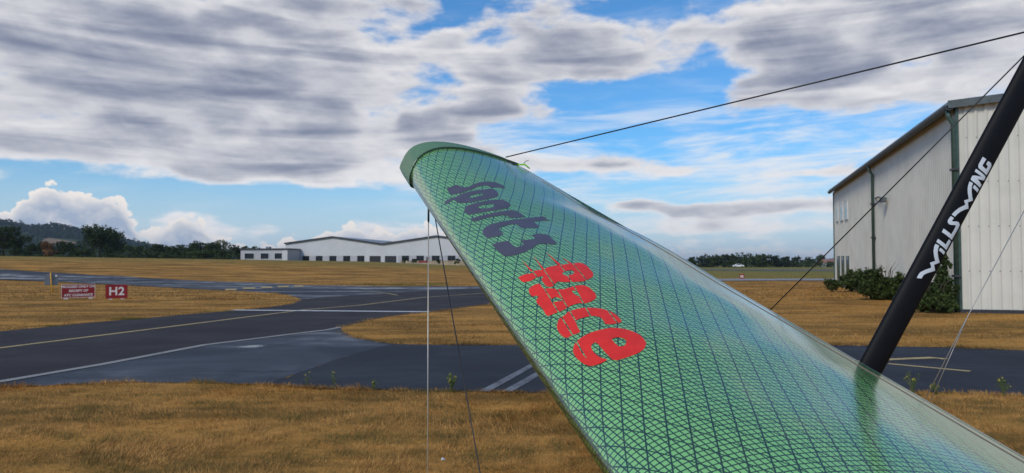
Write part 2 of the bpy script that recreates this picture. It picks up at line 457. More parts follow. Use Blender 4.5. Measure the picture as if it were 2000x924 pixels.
def grid_cut(bm, sx, sy):
    xs = [v.co.x for v in bm.verts]; ys = [v.co.y for v in bm.verts]
    if sx:
        for k in range(math.ceil(min(xs) / sx), math.floor(max(xs) / sx) + 1): cut(bm, (k * sx, 0, 0), (1, 0, 0))
    if sy:
        for k in range(math.ceil(min(ys) / sy), math.floor(max(ys) / sy) + 1): cut(bm, (0, k * sy, 0), (0, 1, 0))

# ------------------------------------------------------------------ surveyed positions (metres)
GLYPHS={
 'S':[[(0.1617,0.1213),(0.1629,0.1397),(0.1633,0.1511),(0.1637,0.1666),(0.1639,0.1753),(0.1642,0.1856),(0.1655,0.1896),(0.1695,0.1912),(0.1724,0.1950),(0.1772,0.2046),(0.1792,0.2132),(0.1806,0.2294),(0.1803,0.2404),(0.1781,0.2574),(0.1763,0.2699),(0.1729,0.2906),(0.1711,0.3044),(0.1692,0.3251),(0.1681,0.3396),(0.1669,0.3627),(0.1665,0.3773),(0.1668,0.3980),(0.1673,0.4122),(0.1688,0.4340),(0.1710,0.4440),(0.1760,0.4518),(0.1798,0.4562),(0.1862,0.4613),(0.1889,0.4573),(0.1907,0.4405),(0.1911,0.4296),(0.1905,0.4138),(0.1902,0.4032),(0.1899,0.3870),(0.1899,0.3779),(0.1906,0.3666),(0.1894,0.3615),(0.1849,0.3572),(0.1829,0.3527),(0.1813,0.3436),(0.1813,0.3339),(0.1828,0.3144),(0.1842,0.3009),(0.1866,0.2801),(0.1885,0.2660),(0.1916,0.2447),(0.1930,0.2315),(0.1943,0.2130),(0.1950,0.2009),(0.1957,0.1833),(0.1957,0.1722),(0.1951,0.1564),(0.1943,0.1463),(0.1925,0.1317),(0.1911,0.1245),(0.1887,0.1172),(0.1859,0.1145),(0.1797,0.1133),(0.1744,0.1134),(0.1645,0.1149)]],
 'p':[[(0.1983,0.0637),(0.1972,0.0751),(0.1974,0.0833),(0.1990,0.0965),(0.2001,0.1053),(0.2017,0.1183),(0.2017,0.1303),(0.2001,0.1539),(0.1994,0.1696),(0.1990,0.1932),(0.1988,0.2101),(0.1984,0.2370),(0.1982,0.2549),(0.1981,0.2814),(0.1980,0.2992),(0.1975,0.3264),(0.1973,0.3411),(0.1972,0.3577),(0.1993,0.3652),(0.2057,0.3706),(0.2106,0.3699),(0.2189,0.3622),(0.2237,0.3542),(0.2295,0.3383),(0.2324,0.3252),(0.2353,0.3022),(0.2370,0.2854),(0.2388,0.2583),(0.2396,0.2409),(0.2402,0.2158),(0.2398,0.1991),(0.2380,0.1742),(0.2360,0.1583),(0.2322,0.1355),(0.2290,0.1249),(0.2239,0.1153),(0.2203,0.1116),(0.2150,0.1100),(0.2122,0.1089),(0.2093,0.1075),(0.2083,0.1027),(0.2079,0.0901),(0.2078,0.0814),(0.2077,0.0683),(0.2068,0.0627),(0.2044,0.0586),(0.2026,0.0578),(0.1996,0.0594)],[(0.2154,0.1927),(0.2143,0.2117),(0.2138,0.2257),(0.2131,0.2491),(0.2129,0.2607),(0.2131,0.2715),(0.2142,0.2752),(0.2173,0.2753),(0.2189,0.2723),(0.2206,0.2636),(0.2216,0.2525),(0.2229,0.2288),(0.2231,0.2138),(0.2225,0.1926),(0.2209,0.1858),(0.2169,0.1864)]],
 'o':[[(0.2517,0.1199),(0.2481,0.1302),(0.2465,0.1392),(0.2450,0.1561),(0.2446,0.1696),(0.2448,0.1934),(0.2448,0.2114),(0.2443,0.2422),(0.2438,0.2629),(0.2431,0.2941),(0.2430,0.3124),(0.2437,0.3355),(0.2457,0.3462),(0.2513,0.3549),(0.2557,0.3570),(0.2633,0.3545),(0.2675,0.3495),(0.2725,0.3369),(0.2755,0.3249),(0.2794,0.3018),(0.2811,0.2842),(0.2820,0.2548),(0.2822,0.2342),(0.2813,0.2019),(0.2806,0.1824),(0.2795,0.1559),(0.2786,0.1421),(0.2772,0.1269),(0.2755,0.1196),(0.2719,0.1125),(0.2688,0.1100),(0.2632,0.1093),(0.2597,0.1105),(0.2546,0.1150)],[(0.2597,0.1863),(0.2582,0.2029),(0.2576,0.2154),(0.2574,0.2361),(0.2575,0.2478),(0.2579,0.2618),(0.2593,0.2670),(0.2631,0.2686),(0.2655,0.2660),(0.2690,0.2566),(0.2704,0.2473),(0.2712,0.2291),(0.2711,0.2169),(0.2699,0.1986),(0.2685,0.1904),(0.2659,0.1839),(0.2640,0.1815),(0.2611,0.1810)]],
 'r':[[(0.2884,0.1174),(0.2891,0.1371),(0.2896,0.1525),(0.2900,0.1793),(0.2898,0.1978),(0.2888,0.2266),(0.2881,0.2459),(0.2872,0.2749),(0.2866,0.2925),(0.2858,0.3158),(0.2866,0.3285),(0.2897,0.3429),(0.2932,0.3490),(0.3009,0.3526),(0.3050,0.3541),(0.3099,0.3554),(0.3116,0.3498),(0.3119,0.3321),(0.3121,0.3198),(0.3124,0.3010),(0.3122,0.2907),(0.3114,0.2788),(0.3095,0.2747),(0.3045,0.2741),(0.3024,0.2711),(0.3009,0.2626),(0.3006,0.2531),(0.3012,0.2335),(0.3015,0.2197),(0.3016,0.1981),(0.3017,0.1828),(0.3018,0.1587),(0.3017,0.1437),(0.3014,0.1227),(0.3003,0.1146),(0.2981,0.1105),(0.2963,0.1090),(0.2932,0.1085),(0.2913,0.1089),(0.2888,0.1105)]],
 't':[[(0.3328,0.1174),(0.3288,0.1285),(0.3268,0.1380),(0.3248,0.1557),(0.3239,0.1688),(0.3230,0.1904),(0.3225,0.2065),(0.3218,0.2331),(0.3209,0.2516),(0.3190,0.2803),(0.3178,0.3012),(0.3162,0.3352),(0.3145,0.3590),(0.3113,0.3965),(0.3090,0.4202),(0.3058,0.4531),(0.3070,0.4616),(0.3128,0.4560),(0.3158,0.4560),(0.3190,0.4619),(0.3205,0.4548),(0.3224,0.4261),(0.3241,0.4058),(0.3266,0.3740),(0.3299,0.3633),(0.3377,0.3615),(0.3413,0.3615),(0.3445,0.3636),(0.3471,0.3588),(0.3515,0.3426),(0.3531,0.3302),(0.3532,0.3094),(0.3531,0.2961),(0.3529,0.2771),(0.3505,0.2709),(0.3440,0.2710),(0.3404,0.2707),(0.3361,0.2697),(0.3347,0.2651),(0.3348,0.2524),(0.3353,0.2408),(0.3367,0.2188),(0.3378,0.2057),(0.3397,0.1882),(0.3428,0.1808),(0.3505,0.1757),(0.3554,0.1736),(0.3625,0.1726),(0.3650,0.1678),(0.3652,0.1547),(0.3651,0.1458),(0.3646,0.1324),(0.3642,0.1239),(0.3635,0.1119),(0.3615,0.1069),(0.3563,0.1035),(0.3523,0.1029),(0.3456,0.1046),(0.3415,0.1068),(0.3360,0.1120)]],
 '3':[[(0.3824,0.1030),(0.3828,0.1193),(0.3833,0.1303),(0.3846,0.1467),(0.3852,0.1552),(0.3861,0.1641),(0.3878,0.1665),(0.3918,0.1645),(0.3951,0.1636),(0.4009,0.1626),(0.4038,0.1639),(0.4068,0.1687),(0.4076,0.1740),(0.4072,0.1853),(0.4066,0.1922),(0.4053,0.2015),(0.4041,0.2047),(0.4016,0.2049),(0.3991,0.2054),(0.3942,0.2067),(0.3924,0.2114),(0.3920,0.2242),(0.3921,0.2348),(0.3927,0.2540),(0.3924,0.2627),(0.3910,0.2692),(0.3888,0.2726),(0.3836,0.2761),(0.3811,0.2768),(0.3792,0.2753),(0.3778,0.2804),(0.3756,0.2978),(0.3753,0.3099),(0.3764,0.3290),(0.3780,0.3372),(0.3817,0.3426),(0.3853,0.3434),(0.3923,0.3406),(0.3969,0.3397),(0.4034,0.3398),(0.4067,0.3358),(0.4099,0.3238),(0.4104,0.3143),(0.4086,0.2976),(0.4076,0.2870),(0.4062,0.2717),(0.4069,0.2620),(0.4101,0.2485),(0.4128,0.2374),(0.4175,0.2179),(0.4203,0.2041),(0.4240,0.1825),(0.4255,0.1681),(0.4264,0.1463),(0.4260,0.1345),(0.4243,0.1202),(0.4224,0.1128),(0.4186,0.1049),(0.4151,0.1020),(0.4085,0.1013),(0.4039,0.1008),(0.3970,0.1002),(0.3931,0.0996),(0.3883,0.0984),(0.3858,0.0980),(0.3830,0.0978)]],
 'R':[[(0.4777,0.0944),(0.4767,0.1092),(0.4771,0.1190),(0.4791,0.1336),(0.4785,0.1400),(0.4750,0.1445),(0.4745,0.1526),(0.4763,0.1729),(0.4757,0.1843),(0.4725,0.1982),(0.4711,0.2119),(0.4698,0.2396),(0.4689,0.2561),(0.4676,0.2773),(0.4665,0.2939),(0.4642,0.3228),(0.4653,0.3339),(0.4714,0.3372),(0.4780,0.3347),(0.4913,0.3250),(0.4975,0.3180),(0.5031,0.3062),(0.5060,0.2979),(0.5091,0.2846),(0.5111,0.2754),(0.5138,0.2609),(0.5147,0.2504),(0.5146,0.2333),(0.5141,0.2209),(0.5127,0.2007),(0.5114,0.1918),(0.5092,0.1851),(0.5093,0.1795),(0.5121,0.1695),(0.5139,0.1638),(0.5167,0.1565),(0.5171,0.1506),(0.5157,0.1404),(0.5117,0.1381),(0.5009,0.1417),(0.4965,0.1456),(0.4944,0.1533),(0.4931,0.1560),(0.4910,0.1562),(0.4905,0.1510),(0.4910,0.1355),(0.4918,0.1270),(0.4940,0.1166),(0.4942,0.1084),(0.4925,0.0941),(0.4904,0.0893),(0.4862,0.0891),(0.4834,0.0892),(0.4793,0.0895)],[(0.4905,0.2240),(0.4872,0.2369),(0.4858,0.2459),(0.4852,0.2601),(0.4860,0.2653),(0.4888,0.2665),(0.4911,0.2637),(0.4952,0.2543),(0.4970,0.2460),(0.4985,0.2309),(0.4983,0.2246),(0.4963,0.2203),(0.4948,0.2191),(0.4924,0.2197)]],
 'a':[[(0.5083,0.0912),(0.5057,0.1017),(0.5047,0.1099),(0.5043,0.1240),(0.5067,0.1278),(0.5146,0.1253),(0.5176,0.1283),(0.5188,0.1400),(0.5200,0.1464),(0.5226,0.1537),(0.5242,0.1596),(0.5261,0.1700),(0.5264,0.1780),(0.5253,0.1915),(0.5245,0.2007),(0.5229,0.2151),(0.5224,0.2248),(0.5225,0.2391),(0.5238,0.2461),(0.5275,0.2524),(0.5317,0.2537),(0.5407,0.2512),(0.5452,0.2480),(0.5498,0.2407),(0.5524,0.2335),(0.5557,0.2194),(0.5574,0.2094),(0.5590,0.1936),(0.5589,0.1870),(0.5572,0.1828),(0.5570,0.1764),(0.5581,0.1615),(0.5590,0.1537),(0.5606,0.1449),(0.5619,0.1366),(0.5641,0.1207),(0.5648,0.1119),(0.5648,0.1012),(0.5650,0.0942),(0.5657,0.0838),(0.5651,0.0798),(0.5630,0.0780),(0.5599,0.0784),(0.5528,0.0813),(0.5480,0.0817),(0.5409,0.0799),(0.5372,0.0804),(0.5332,0.0839),(0.5314,0.0873),(0.5299,0.0941),(0.5285,0.0958),(0.5258,0.0939),(0.5248,0.0910),(0.5245,0.0843),(0.5228,0.0820),(0.5180,0.0817),(0.5149,0.0828),(0.5106,0.0866)],[(0.5312,0.1966),(0.5332,0.2043),(0.5356,0.2063),(0.5407,0.2045),(0.5427,0.2017),(0.5434,0.1948),(0.5423,0.1922),(0.5384,0.1909),(0.5358,0.1911),(0.5318,0.1933)],[(0.5395,0.1210),(0.5378,0.1322),(0.5383,0.1381),(0.5415,0.1443),(0.5435,0.1457),(0.5466,0.1440),(0.5473,0.1404),(0.5466,0.1312),(0.5460,0.1255),(0.5452,0.1175),(0.5440,0.1153),(0.5410,0.1168)]],
 'c':[[(0.5833,0.0835),(0.5771,0.0952),(0.5746,0.1032),(0.5733,0.1153),(0.5720,0.1214),(0.5695,0.1273),(0.5683,0.1352),(0.5672,0.1535),(0.5668,0.1647),(0.5670,0.1797),(0.5678,0.1909),(0.5702,0.2091),(0.5721,0.2192),(0.5757,0.2309),(0.5788,0.2360),(0.5847,0.2393),(0.5892,0.2392),(0.5971,0.2356),(0.6003,0.2317),(0.6022,0.2235),(0.6030,0.2135),(0.6031,0.1921),(0.6013,0.1865),(0.5959,0.1906),(0.5928,0.1923),(0.5889,0.1931),(0.5869,0.1909),(0.5848,0.1835),(0.5841,0.1769),(0.5839,0.1646),(0.5841,0.1553),(0.5849,0.1397),(0.5858,0.1329),(0.5881,0.1279),(0.5906,0.1248),(0.5960,0.1207),(0.5997,0.1185),(0.6052,0.1162),(0.6072,0.1106),(0.6076,0.0966),(0.6079,0.0891),(0.6088,0.0804),(0.6078,0.0764),(0.6042,0.0731),(0.6011,0.0722),(0.5954,0.0731),(0.5919,0.0746),(0.5869,0.0785)]],
 'e':[[(0.6273,0.0704),(0.6221,0.0795),(0.6194,0.0869),(0.6163,0.1001),(0.6147,0.1092),(0.6127,0.1233),(0.6116,0.1351),(0.6103,0.1564),(0.6098,0.1703),(0.6096,0.1902),(0.6109,0.2027),(0.6149,0.2201),(0.6183,0.2282),(0.6246,0.2353),(0.6290,0.2365),(0.6360,0.2333),(0.6402,0.2282),(0.6457,0.2164),(0.6486,0.2077),(0.6518,0.1936),(0.6537,0.1824),(0.6559,0.1630),(0.6569,0.1504),(0.6577,0.1320),(0.6552,0.1256),(0.6471,0.1246),(0.6409,0.1247),(0.6304,0.1263),(0.6272,0.1242),(0.6284,0.1162),(0.6295,0.1122),(0.6319,0.1081),(0.6343,0.1059),(0.6388,0.1036),(0.6421,0.1035),(0.6473,0.1055),(0.6501,0.1085),(0.6531,0.1157),(0.6546,0.1143),(0.6560,0.1030),(0.6564,0.0947),(0.6562,0.0814),(0.6548,0.0751),(0.6509,0.0696),(0.6474,0.0670),(0.6407,0.0646),(0.6365,0.0645),(0.6309,0.0667)],[(0.6266,0.1679),(0.6261,0.1781),(0.6268,0.1839),(0.6297,0.1908),(0.6317,0.1921),(0.6347,0.1894),(0.6367,0.1856),(0.6397,0.1773),(0.6406,0.1723),(0.6405,0.1651),(0.6390,0.1625),(0.6345,0.1618),(0.6317,0.1622),(0.6280,0.1639)]],
 'spike':[[(0.4424,0.1464),(0.4744,0.1453),(0.4746,0.1375)],[(0.4352,0.1977),(0.4764,0.1825),(0.4768,0.1753)],[(0.4313,0.2539),(0.4686,0.2524),(0.4698,0.2401)],[(0.4487,0.2885),(0.4661,0.2954),(0.4675,0.2849)]],
}
SLITS=[[(0.4759,0.1434),(0.6413,0.0809)],[(0.4767,0.1798),(0.6100,0.1179)],[(0.4702,0.2476),(0.6023,0.1613)],[(0.4680,0.2969),(0.6100,0.2128)]]
STRUT_BASE=(1.0081,2.2500,1.1916);STRUT_TOP=(1.6611,2.2500,2.3601)
STRUT_LETTERS=[[(0.4640,0.0211),(0.4765,0.0214),(0.4849,0.0198),(0.4989,0.0101),(0.5126,-0.0024),(0.5179,0.0023),(0.5232,0.0085),(0.5301,0.0029),(0.5357,-0.0033),(0.5462,0.0067),(0.5599,0.0156),(0.5734,0.0202),(0.5824,0.0202),(0.5822,0.0082),(0.5704,0.0064),(0.5599,0.0013),(0.5481,-0.0086),(0.5396,-0.0198),(0.5314,-0.0122),(0.5244,-0.0059),(0.5179,-0.0120),(0.5112,-0.0190),(0.5022,-0.0093),(0.4897,0.0026),(0.4813,0.0081),(0.4693,0.0081)],[(0.5792,0.0021),(0.5760,-0.0189),(0.5663,-0.0188),(0.5697,0.0029)],[(0.5991,0.0206),(0.5954,-0.0078),(0.6143,-0.0091),(0.6127,-0.0187),(0.5826,-0.0193),(0.5885,0.0208)],[(0.6346,0.0207),(0.6308,-0.0083),(0.6471,-0.0089),(0.6603,-0.0085),(0.6607,-0.0043),(0.6556,0.0049),(0.6539,0.0127),(0.6572,0.0187),(0.6639,0.0212),(0.6782,0.0195),(0.6776,0.0086),(0.6675,0.0099),(0.6671,0.0057),(0.6727,-0.0032),(0.6742,-0.0117),(0.6699,-0.0185),(0.6603,-0.0204),(0.6386,-0.0200),(0.6174,-0.0194),(0.6229,0.0201)],[(0.6839,0.0194),(0.6964,0.0162),(0.7120,0.0099),(0.7300,-0.0030),(0.7391,0.0071),(0.7504,-0.0036),(0.7624,0.0062),(0.7745,0.0134),(0.7858,0.0173),(0.7986,0.0193),(0.7985,0.0081),(0.7868,0.0059),(0.7743,-0.0007),(0.7630,-0.0093),(0.7539,-0.0194),(0.7404,-0.0063),(0.7256,-0.0193),(0.7165,-0.0088),(0.7039,0.0004),(0.6931,0.0052),(0.6822,0.0079)],[(0.7964,0.0022),(0.7924,-0.0195),(0.7818,-0.0198),(0.7862,0.0021)],[(0.8419,0.0200),(0.8379,-0.0134),(0.8358,-0.0193),(0.8271,-0.0204),(0.8227,-0.0175),(0.8168,0.0014),(0.8090,-0.0194),(0.7984,-0.0197),(0.8041,0.0159),(0.8061,0.0195),(0.8180,0.0198),(0.8221,0.0140),(0.8290,-0.0062),(0.8325,0.0195)],[(0.8838,0.0193),(0.8827,0.0068),(0.8610,0.0081),(0.8584,0.0054),(0.8561,-0.0064),(0.8595,-0.0086),(0.8672,-0.0080),(0.8684,-0.0004),(0.8804,-0.0002),(0.8804,-0.0122),(0.8755,-0.0179),(0.8684,-0.0198),(0.8418,-0.0193),(0.8465,0.0123),(0.8495,0.0166),(0.8573,0.0194)]]
FAR_EDGE=[(-75.7970,87.9877),(-56.3784,81.8280),(-48.4518,78.1487),(-37.8271,73.2292),(-27.4196,66.3667),(-21.6951,63.0182),(-15.3617,55.7836),(-8.8067,53.3032),(-1.8347,53.3032),(4.0285,58.5121),(11.3463,65.9120)]
ISLAND_UP=[(-62.4433,72.5264),(-46.4145,67.4002),(-38.0229,63.4729),(-28.8032,55.7836),(-20.4896,48.0117),(-16.2167,44.4564),(-13.1050,41.3972),(-10.9697,37.5113),(-9.9551,34.7828)]
ISLAND_LOW=[(-9.4551,32.8811),(-9.0878,30.0287),(-9.3868,27.3002),(-9.9548,25.8533),(-11.0075,22.8768),(-11.7731,20.8925),(-12.4200,18.0813),(-12.8864,14.4434)]
EDGE=[(-7.8122,8.7798),(-7.1206,10.3921),(-6.6766,12.1697),(-6.2040,15.0635),(-5.2015,17.2132),(-4.5738,18.4947),(-4.4279,19.2389)]
WEDGE_UP=[(-4.4279,19.2389),(-4.2730,20.7271),(-3.8492,23.3316),(-2.7850,25.3159),(-1.0327,30.0287),(2.6210,38.0900),(9.1737,53.3032)]
WEDGE_LOW=[(-4.1234,18.0813),(-3.5852,16.8411),(-2.8070,15.7250),(-2.4241,15.3529),(-2.0908,15.2289),(0.0000,15.0635),(3.0849,14.9808),(6.6176,15.0635),(8.5711,14.6914),(9.7133,14.1540),(12.2024,12.7071)]
DARK=[(-2.4241,15.3529),(-2.8370,13.7820),(-3.1389,12.0457),(-3.3495,10.1854)]
NEAR=[(-8.2567,9.2759),(-6.8071,9.9373),(-5.9314,10.1854),(-5.3191,10.3507),(-4.2381,10.3094),(-3.3358,10.1440),(-2.5759,9.8960),(-1.3272,9.6893),(0.4258,9.5653),(2.6202,9.5653),(5.3481,9.5239),(6.3513,9.2759),(8.3731,8.7385)]
BROWN_UP=[(-9.6714,34.2867),(-9.1484,36.9325),(-7.9912,38.7101),(-5.5076,44.4564),(-1.7208,49.9960),(3.9316,57.1065),(11.0898,64.4237)]
CENTRE=[(-10.5033,12.2524),(-9.9696,14.5261),(-9.5640,16.3864),(-9.0330,18.7841),(-8.3353,22.0500),(-7.3385,26.6801),(-6.0424,29.2845),(-4.2571,36.3951),(-1.4245,41.3972),(3.3703,48.9625)]
HOLD=[(-9.8434,26.2667),(-2.8198,25.3159)]
DASH=[(-17.189,45.449,-18.081,47.805,0.675),(-16.794,47.516,-17.702,50.079,0.773),(-16.202,49.087,-17.103,51.815,0.730),(-15.549,50.533,-16.441,53.427,0.716),(-14.761,51.484,-15.639,54.543,0.621)]
CURVE=[(-8.5579,43.6296),(-7.5998,42.4721),(-6.7212,40.6944),(-5.9667,38.7101)]
STRIPE=[(0.3781,12.2524),(-0.3618,9.6066),(0.4510,11.3429),(-0.0658,9.6066)]
YBAR=[(5.3777,12.2524),(6.4482,12.7898),(7.3519,13.0378),(7.4637,12.8311),(6.1760,12.2524),(6.9849,11.3842)]
PUDDLE=[(-5.1717,14.7741),(-5.4557,14.7741),(-4.8878,14.7741),(-5.3170,15.1875),(-5.0409,14.4021)]
SIGNS=[(-26.0762,42.1000),(-20.9153,34.7828),(-19.6231,34.7828),(-18.6350,34.2867),(-17.8094,34.2867),(23.7940,76.9498)]
STRIP=[(17.6303,75.2962),(26.2117,76.1230),(43.1691,78.3554),(38.5417,69.9633),(23.9605,69.5913),(15.8281,67.6069)]
WEEDS=[(-0.7730,9.5653),(-1.7918,9.6893),(-2.3426,9.7720),(-2.7365,9.9373),(5.0335,9.3999),(5.3296,9.3999),(6.0971,9.2759),(-0.5805,6.2994)]
FH_O=(-60.933,200.000)
FH_OUT=[(-0.0569,7.0277),(13.5713,8.7235),(27.5725,6.7429),(42.3923,8.7783),(55.5727,6.8546)]
FH_BAND=[(4.4708,3.7762),(49.5154,3.6787)]
FH_WIN=[(4.9917,3.7751),(6.8641,2.2656),(8.7708,3.7669),(10.7020,2.1951),(12.6674,3.7585),(14.6562,2.0571),(16.6062,3.6822),(18.5789,1.8527),(20.5847,3.6738),(22.5405,1.7846),(32.9590,3.6479),(34.9323,1.4507),(36.9443,3.5732),(38.9688,1.3854),(41.1031,3.5648),(43.2456,1.3866),(45.3624,3.5562),(47.4158,1.3878)]
FH_DOOR=[(24.0303,3.6666),(27.1117,1.3821),(28.3028,3.6577),(31.4272,1.1166)]
FH_ANX=[(-9.1465,5.8239),(4.3040,5.3555)]
FH_ANW=[(-8.0585,4.5679),(-5.1433,2.9657),(-3.1927,4.4844),(-0.7603,3.0289),(1.0260,4.4035),(3.2866,3.0232)]
NH_A=(15.125,25.027);NH_DIR=(0.28094,0.95973);NH_LEN=31.02
NH_WIN=[(29.7616,6.0182),(28.7326,4.6997),(27.5906,5.8841),(26.4022,4.6397),(25.5784,5.7940),(24.3695,4.5909),(29.4148,2.1270),(28.4380,0.5698),(27.1591,2.1076),(26.2617,0.6129),(25.0796,2.0897),(24.1454,0.6549)]
NH_PIPE=[(14.9584,4.7783),(-0.0501,5.3689),(14.0844,5.0589),(11.2806,4.7712)]
NH_BUSH=[(28.9131,-0.2739),(15.4419,-0.3224),(1.7882,-0.1872)]
WIRES=dict(tip=(-0.0314,3.7800,2.1944),keel=(0.9969,2.9000,1.4607),le1=(-0.3762,3.3400,1.8876),le2=(-0.3423,3.2500,1.8497),b1=(-0.0441,2.6000,0.5481),r0=(1.9098,2.6000,2.0371),r1=(1.5888,2.6000,1.4625),r2=(1.4383,2.6000,1.1821),r3=(1.4560,2.6000,1.1751))

# ------------------------------------------------------------------ ground
def terr(x, y):
    x = np.asarray(x, float); y = np.asarray(y, float)
    a = np.interp(x, [-160, -80, -38, -7, 20, 60], [3.4, 2.84, 2.2, 1.1, .3, 0.])
    y0 = np.interp(x, [-54, -20, 0], [57., 62., 60.])
    t = np.clip((y - y0) / (115 - y0), 0, 1)
    f = np.clip((y - 320) / 200, 0, 1)
    return a * t * t * (3 - 2 * t) * (1 - f * f * (3 - 2 * f))

def lift(y):
    t = np.clip((np.asarray(y, float) - 45) / 15, 0, 1)
    return t * 0.05

def axis(*spans):
    v = []
    for a, b, n in spans: v += list(np.linspace(a, b, n, endpoint=False))
    return np.array(v + [spans[-1][1]])
gx = axis((-9000, -1000, 12), (-1000, -160, 20), (-160, 70, 115), (70, 400, 20), (400, 9000, 14))
gy = axis((-400, -20, 8), (-20, 44, 20), (44, 130, 43), (130, 340, 24), (340, 540, 16), (540, 12000, 20))
GX, GY = np.meshgrid(gx, gy, indexing='ij')
V = np.stack([GX, GY, terr(GX, GY)], -1).reshape(-1, 3)
ni, nj = GX.shape
I = (np.arange(ni - 1)[:, None] * nj + np.arange(nj - 1)[None, :]).ravel()
ground = fast('ground', V, np.stack([I, I + nj, I + nj + 1, I + 1], 1), M['ground'], smooth=True)
tag(ground, kind='structure')

def ragged(pl, amp=0.06, step=0.35):
    out = []
    for i, p in enumerate(pl):
        q = pl[(i + 1) % len(pl)]
        p = np.array(p); q = np.array(q); d = np.linalg.norm(q - p)
        st = step * max(1.0, p[1] / 12.0)
        n = max(1, min(200, int(d / st)))
        for k in range(n):
            r = p + (q - p) * k / n
            if k or True: r = r + rng.normal(0, amp, 2) * (1.0 if p[1] < 40 else 1.5)
            out.append(tuple(r))
    return out

def sheet(name, poly, mat, z, parent=None, rag=0.0, grid=4.0):
    pl = ragged(poly, rag) if rag else poly
    bm = fill([pl])
    ys = [v.co.y for v in bm.verts]
    if max(ys) > 50: grid_cut(bm, grid, grid)
    for v in bm.verts: v.co.z = float(terr(v.co.x, v.co.y) + lift(v.co.y)) + z
    for f in bm.faces:
        f.normal_update()
        if f.normal.z < 0: f.normal_flip()
    return from_bm(name, bm, mat, parent)

P_FAR = FAR_EDGE + BROWN_UP[::-1] + ISLAND_UP[::-1]
P_TAXI = BROWN_UP + WEDGE_UP[::-1] + EDGE[::-1] + ISLAND_LOW[::-1]
P_OLD = EDGE[1:] + WEDGE_LOW[:4] + DARK[1:] + NEAR[1:5][::-1] + [(-7.3, 10.1)]
P_NEW = DARK[::-1] + WEDGE_LOW[4:] + NEAR[6:][::-1]
far_taxiway = tag(sheet('far_taxiway', P_FAR, M['taxi_far'], 0.006, rag=0.05), kind='structure')
taxiway = tag(sheet('taxiway', P_TAXI, M['taxi_brown'], 0.008, rag=0.03), kind='structure')
apron = tag(sheet('old_apron', P_OLD, M['apron_old'], 0.005, rag=0.02), kind='structure')
apron_new = tag(sheet('new_apron', P_NEW, M['apron_new'], 0.007, rag=0.035), kind='structure')
strip = tag(sheet('concrete_strip', [(12.0, 67.3)] + [STRIP[5], STRIP[4], STRIP[3], (120, 77), (120, 86), STRIP[2], STRIP[1], STRIP[0], (12.0, 74.0)], M['concrete'], 0.01, grid=3.0), kind='structure')
runway = tag(sheet('runway', [(30, 168), (400, 150), (400, 180), (30, 200)], M['taxi_far'], 0.02, grid=20), kind='structure')

def ribbon(name, pts, width, mat, z, parent):
    pts = [np.array(p, float) for p in pts]
    dens = []
    for a, b in zip(pts, pts[1:]):
        n = max(1, int(np.linalg.norm(b - a) / 0.8))
        dens += [a + (b - a) * k / n for k in range(n)]
    dens.append(pts[-1]); vs = []
    for i, p in enumerate(dens):
        d = dens[min(i + 1, len(dens) - 1)] - dens[max(i - 1, 0)]; d = d / np.linalg.norm(d)
        nrm = np.array([-d[1], d[0]])
        for s in (-1, 1):
            w = width / 2 * (1 + rng.normal(0, 0.05))
            q = p + nrm * s * w
            vs.append((q[0], q[1], float(terr(*q) + lift(q[1])) + z))
    n = len(dens)
    return fast(name, vs, [(2 * i, 2 * i + 2, 2 * i + 3, 2 * i + 1) for i in range(n - 1)], mat, parent)

ribbon('centre_line', CENTRE, 0.15, M['yellow_paint'], 0.013, taxiway)
ribbon('hold_line', HOLD, 0.42, M['white_paint'], 0.018, taxiway)
ribbon('edge_line', EDGE, 0.17, M['edge_paint'], 0.014, taxiway)
for x0, y0, x1, y1, w in DASH: ribbon('dash_line', [(x0, y0), (x1, y1)], w, M['yellow_paint'], 0.03, far_taxiway)
ribbon('curved_line', CURVE, 0.14, M['yellow_paint'], 0.014, taxiway)
for i in (0, 2): ribbon('painted_stripe', STRIPE[i:i + 2], 0.13, M['grey_paint'], 0.012, apron_new)
ribbon('painted_arrow', YBAR[:4], 0.20, M['yellow_paint'], 0.012, apron_new)
ribbon('painted_arrow', YBAR[4:], 0.12, M['yellow_paint'], 0.012, apron_new)
a = np.linspace(0, 2 * math.pi, 40, endpoint=False)
rr = 1 + 0.08 * np.sin(2 * a + 1) + 0.05 * np.sin(5 * a)
pud = [(-5.17 + 0.30 * rr[i] * math.cos(t), 14.77 + 0.36 * rr[i] * math.sin(t)) for i, t in enumerate(a)]
tag(sheet('puddle', pud, M['water'], 0.012), kind='structure')

# ------------------------------------------------------------------ hills
def hill_z(x, y):
    xr = np.asarray(x, float) / 1400.0 * 1450.0 + 1000.0       # ridge survey, bearing units
    h = np.interp(xr, [-900, -500, -200, 0, 45, 60, 100, 130, 160, 250, 300, 340, 420, 520, 700], [96, 112, 98, 77, 66, 65, 70, 64, 57, 37, 29, 21, 13, 6, 0])
    t = np.clip((np.asarray(y, float) - 780) / (1400 - 780), 0, 1.0); b = np.clip((np.asarray(y, float) - 1400) / 500, 0, 1)
    return h * (t ** 1.35) * (1 - b * b) - 0.5 * (1 - t)
hx = np.linspace(-1900, -280, 90); hy = np.linspace(780, 1900, 50)
HX, HY = np.meshgrid(hx, hy, indexing='ij')
V = np.stack([HX, HY, hill_z(HX, HY)], -1).reshape(-1, 3)
I = (np.arange(89)[:, None] * 50 + np.arange(49)[None, :]).ravel()
M['hill'] = plain('hill_pasture', (0.055, 0.072, 0.028), 0.95, var=0.35, scale=0.01, spec=0.1)
tag(fast('hillside', V, np.stack([I, I + 50, I + 51, I + 1], 1), M['hill'], smooth=True), kind='structure')
M['stubble'] = plain('stubble_field', (0.28, 0.18, 0.105), 0.95, var=0.08, scale=0.02, spec=0.1)
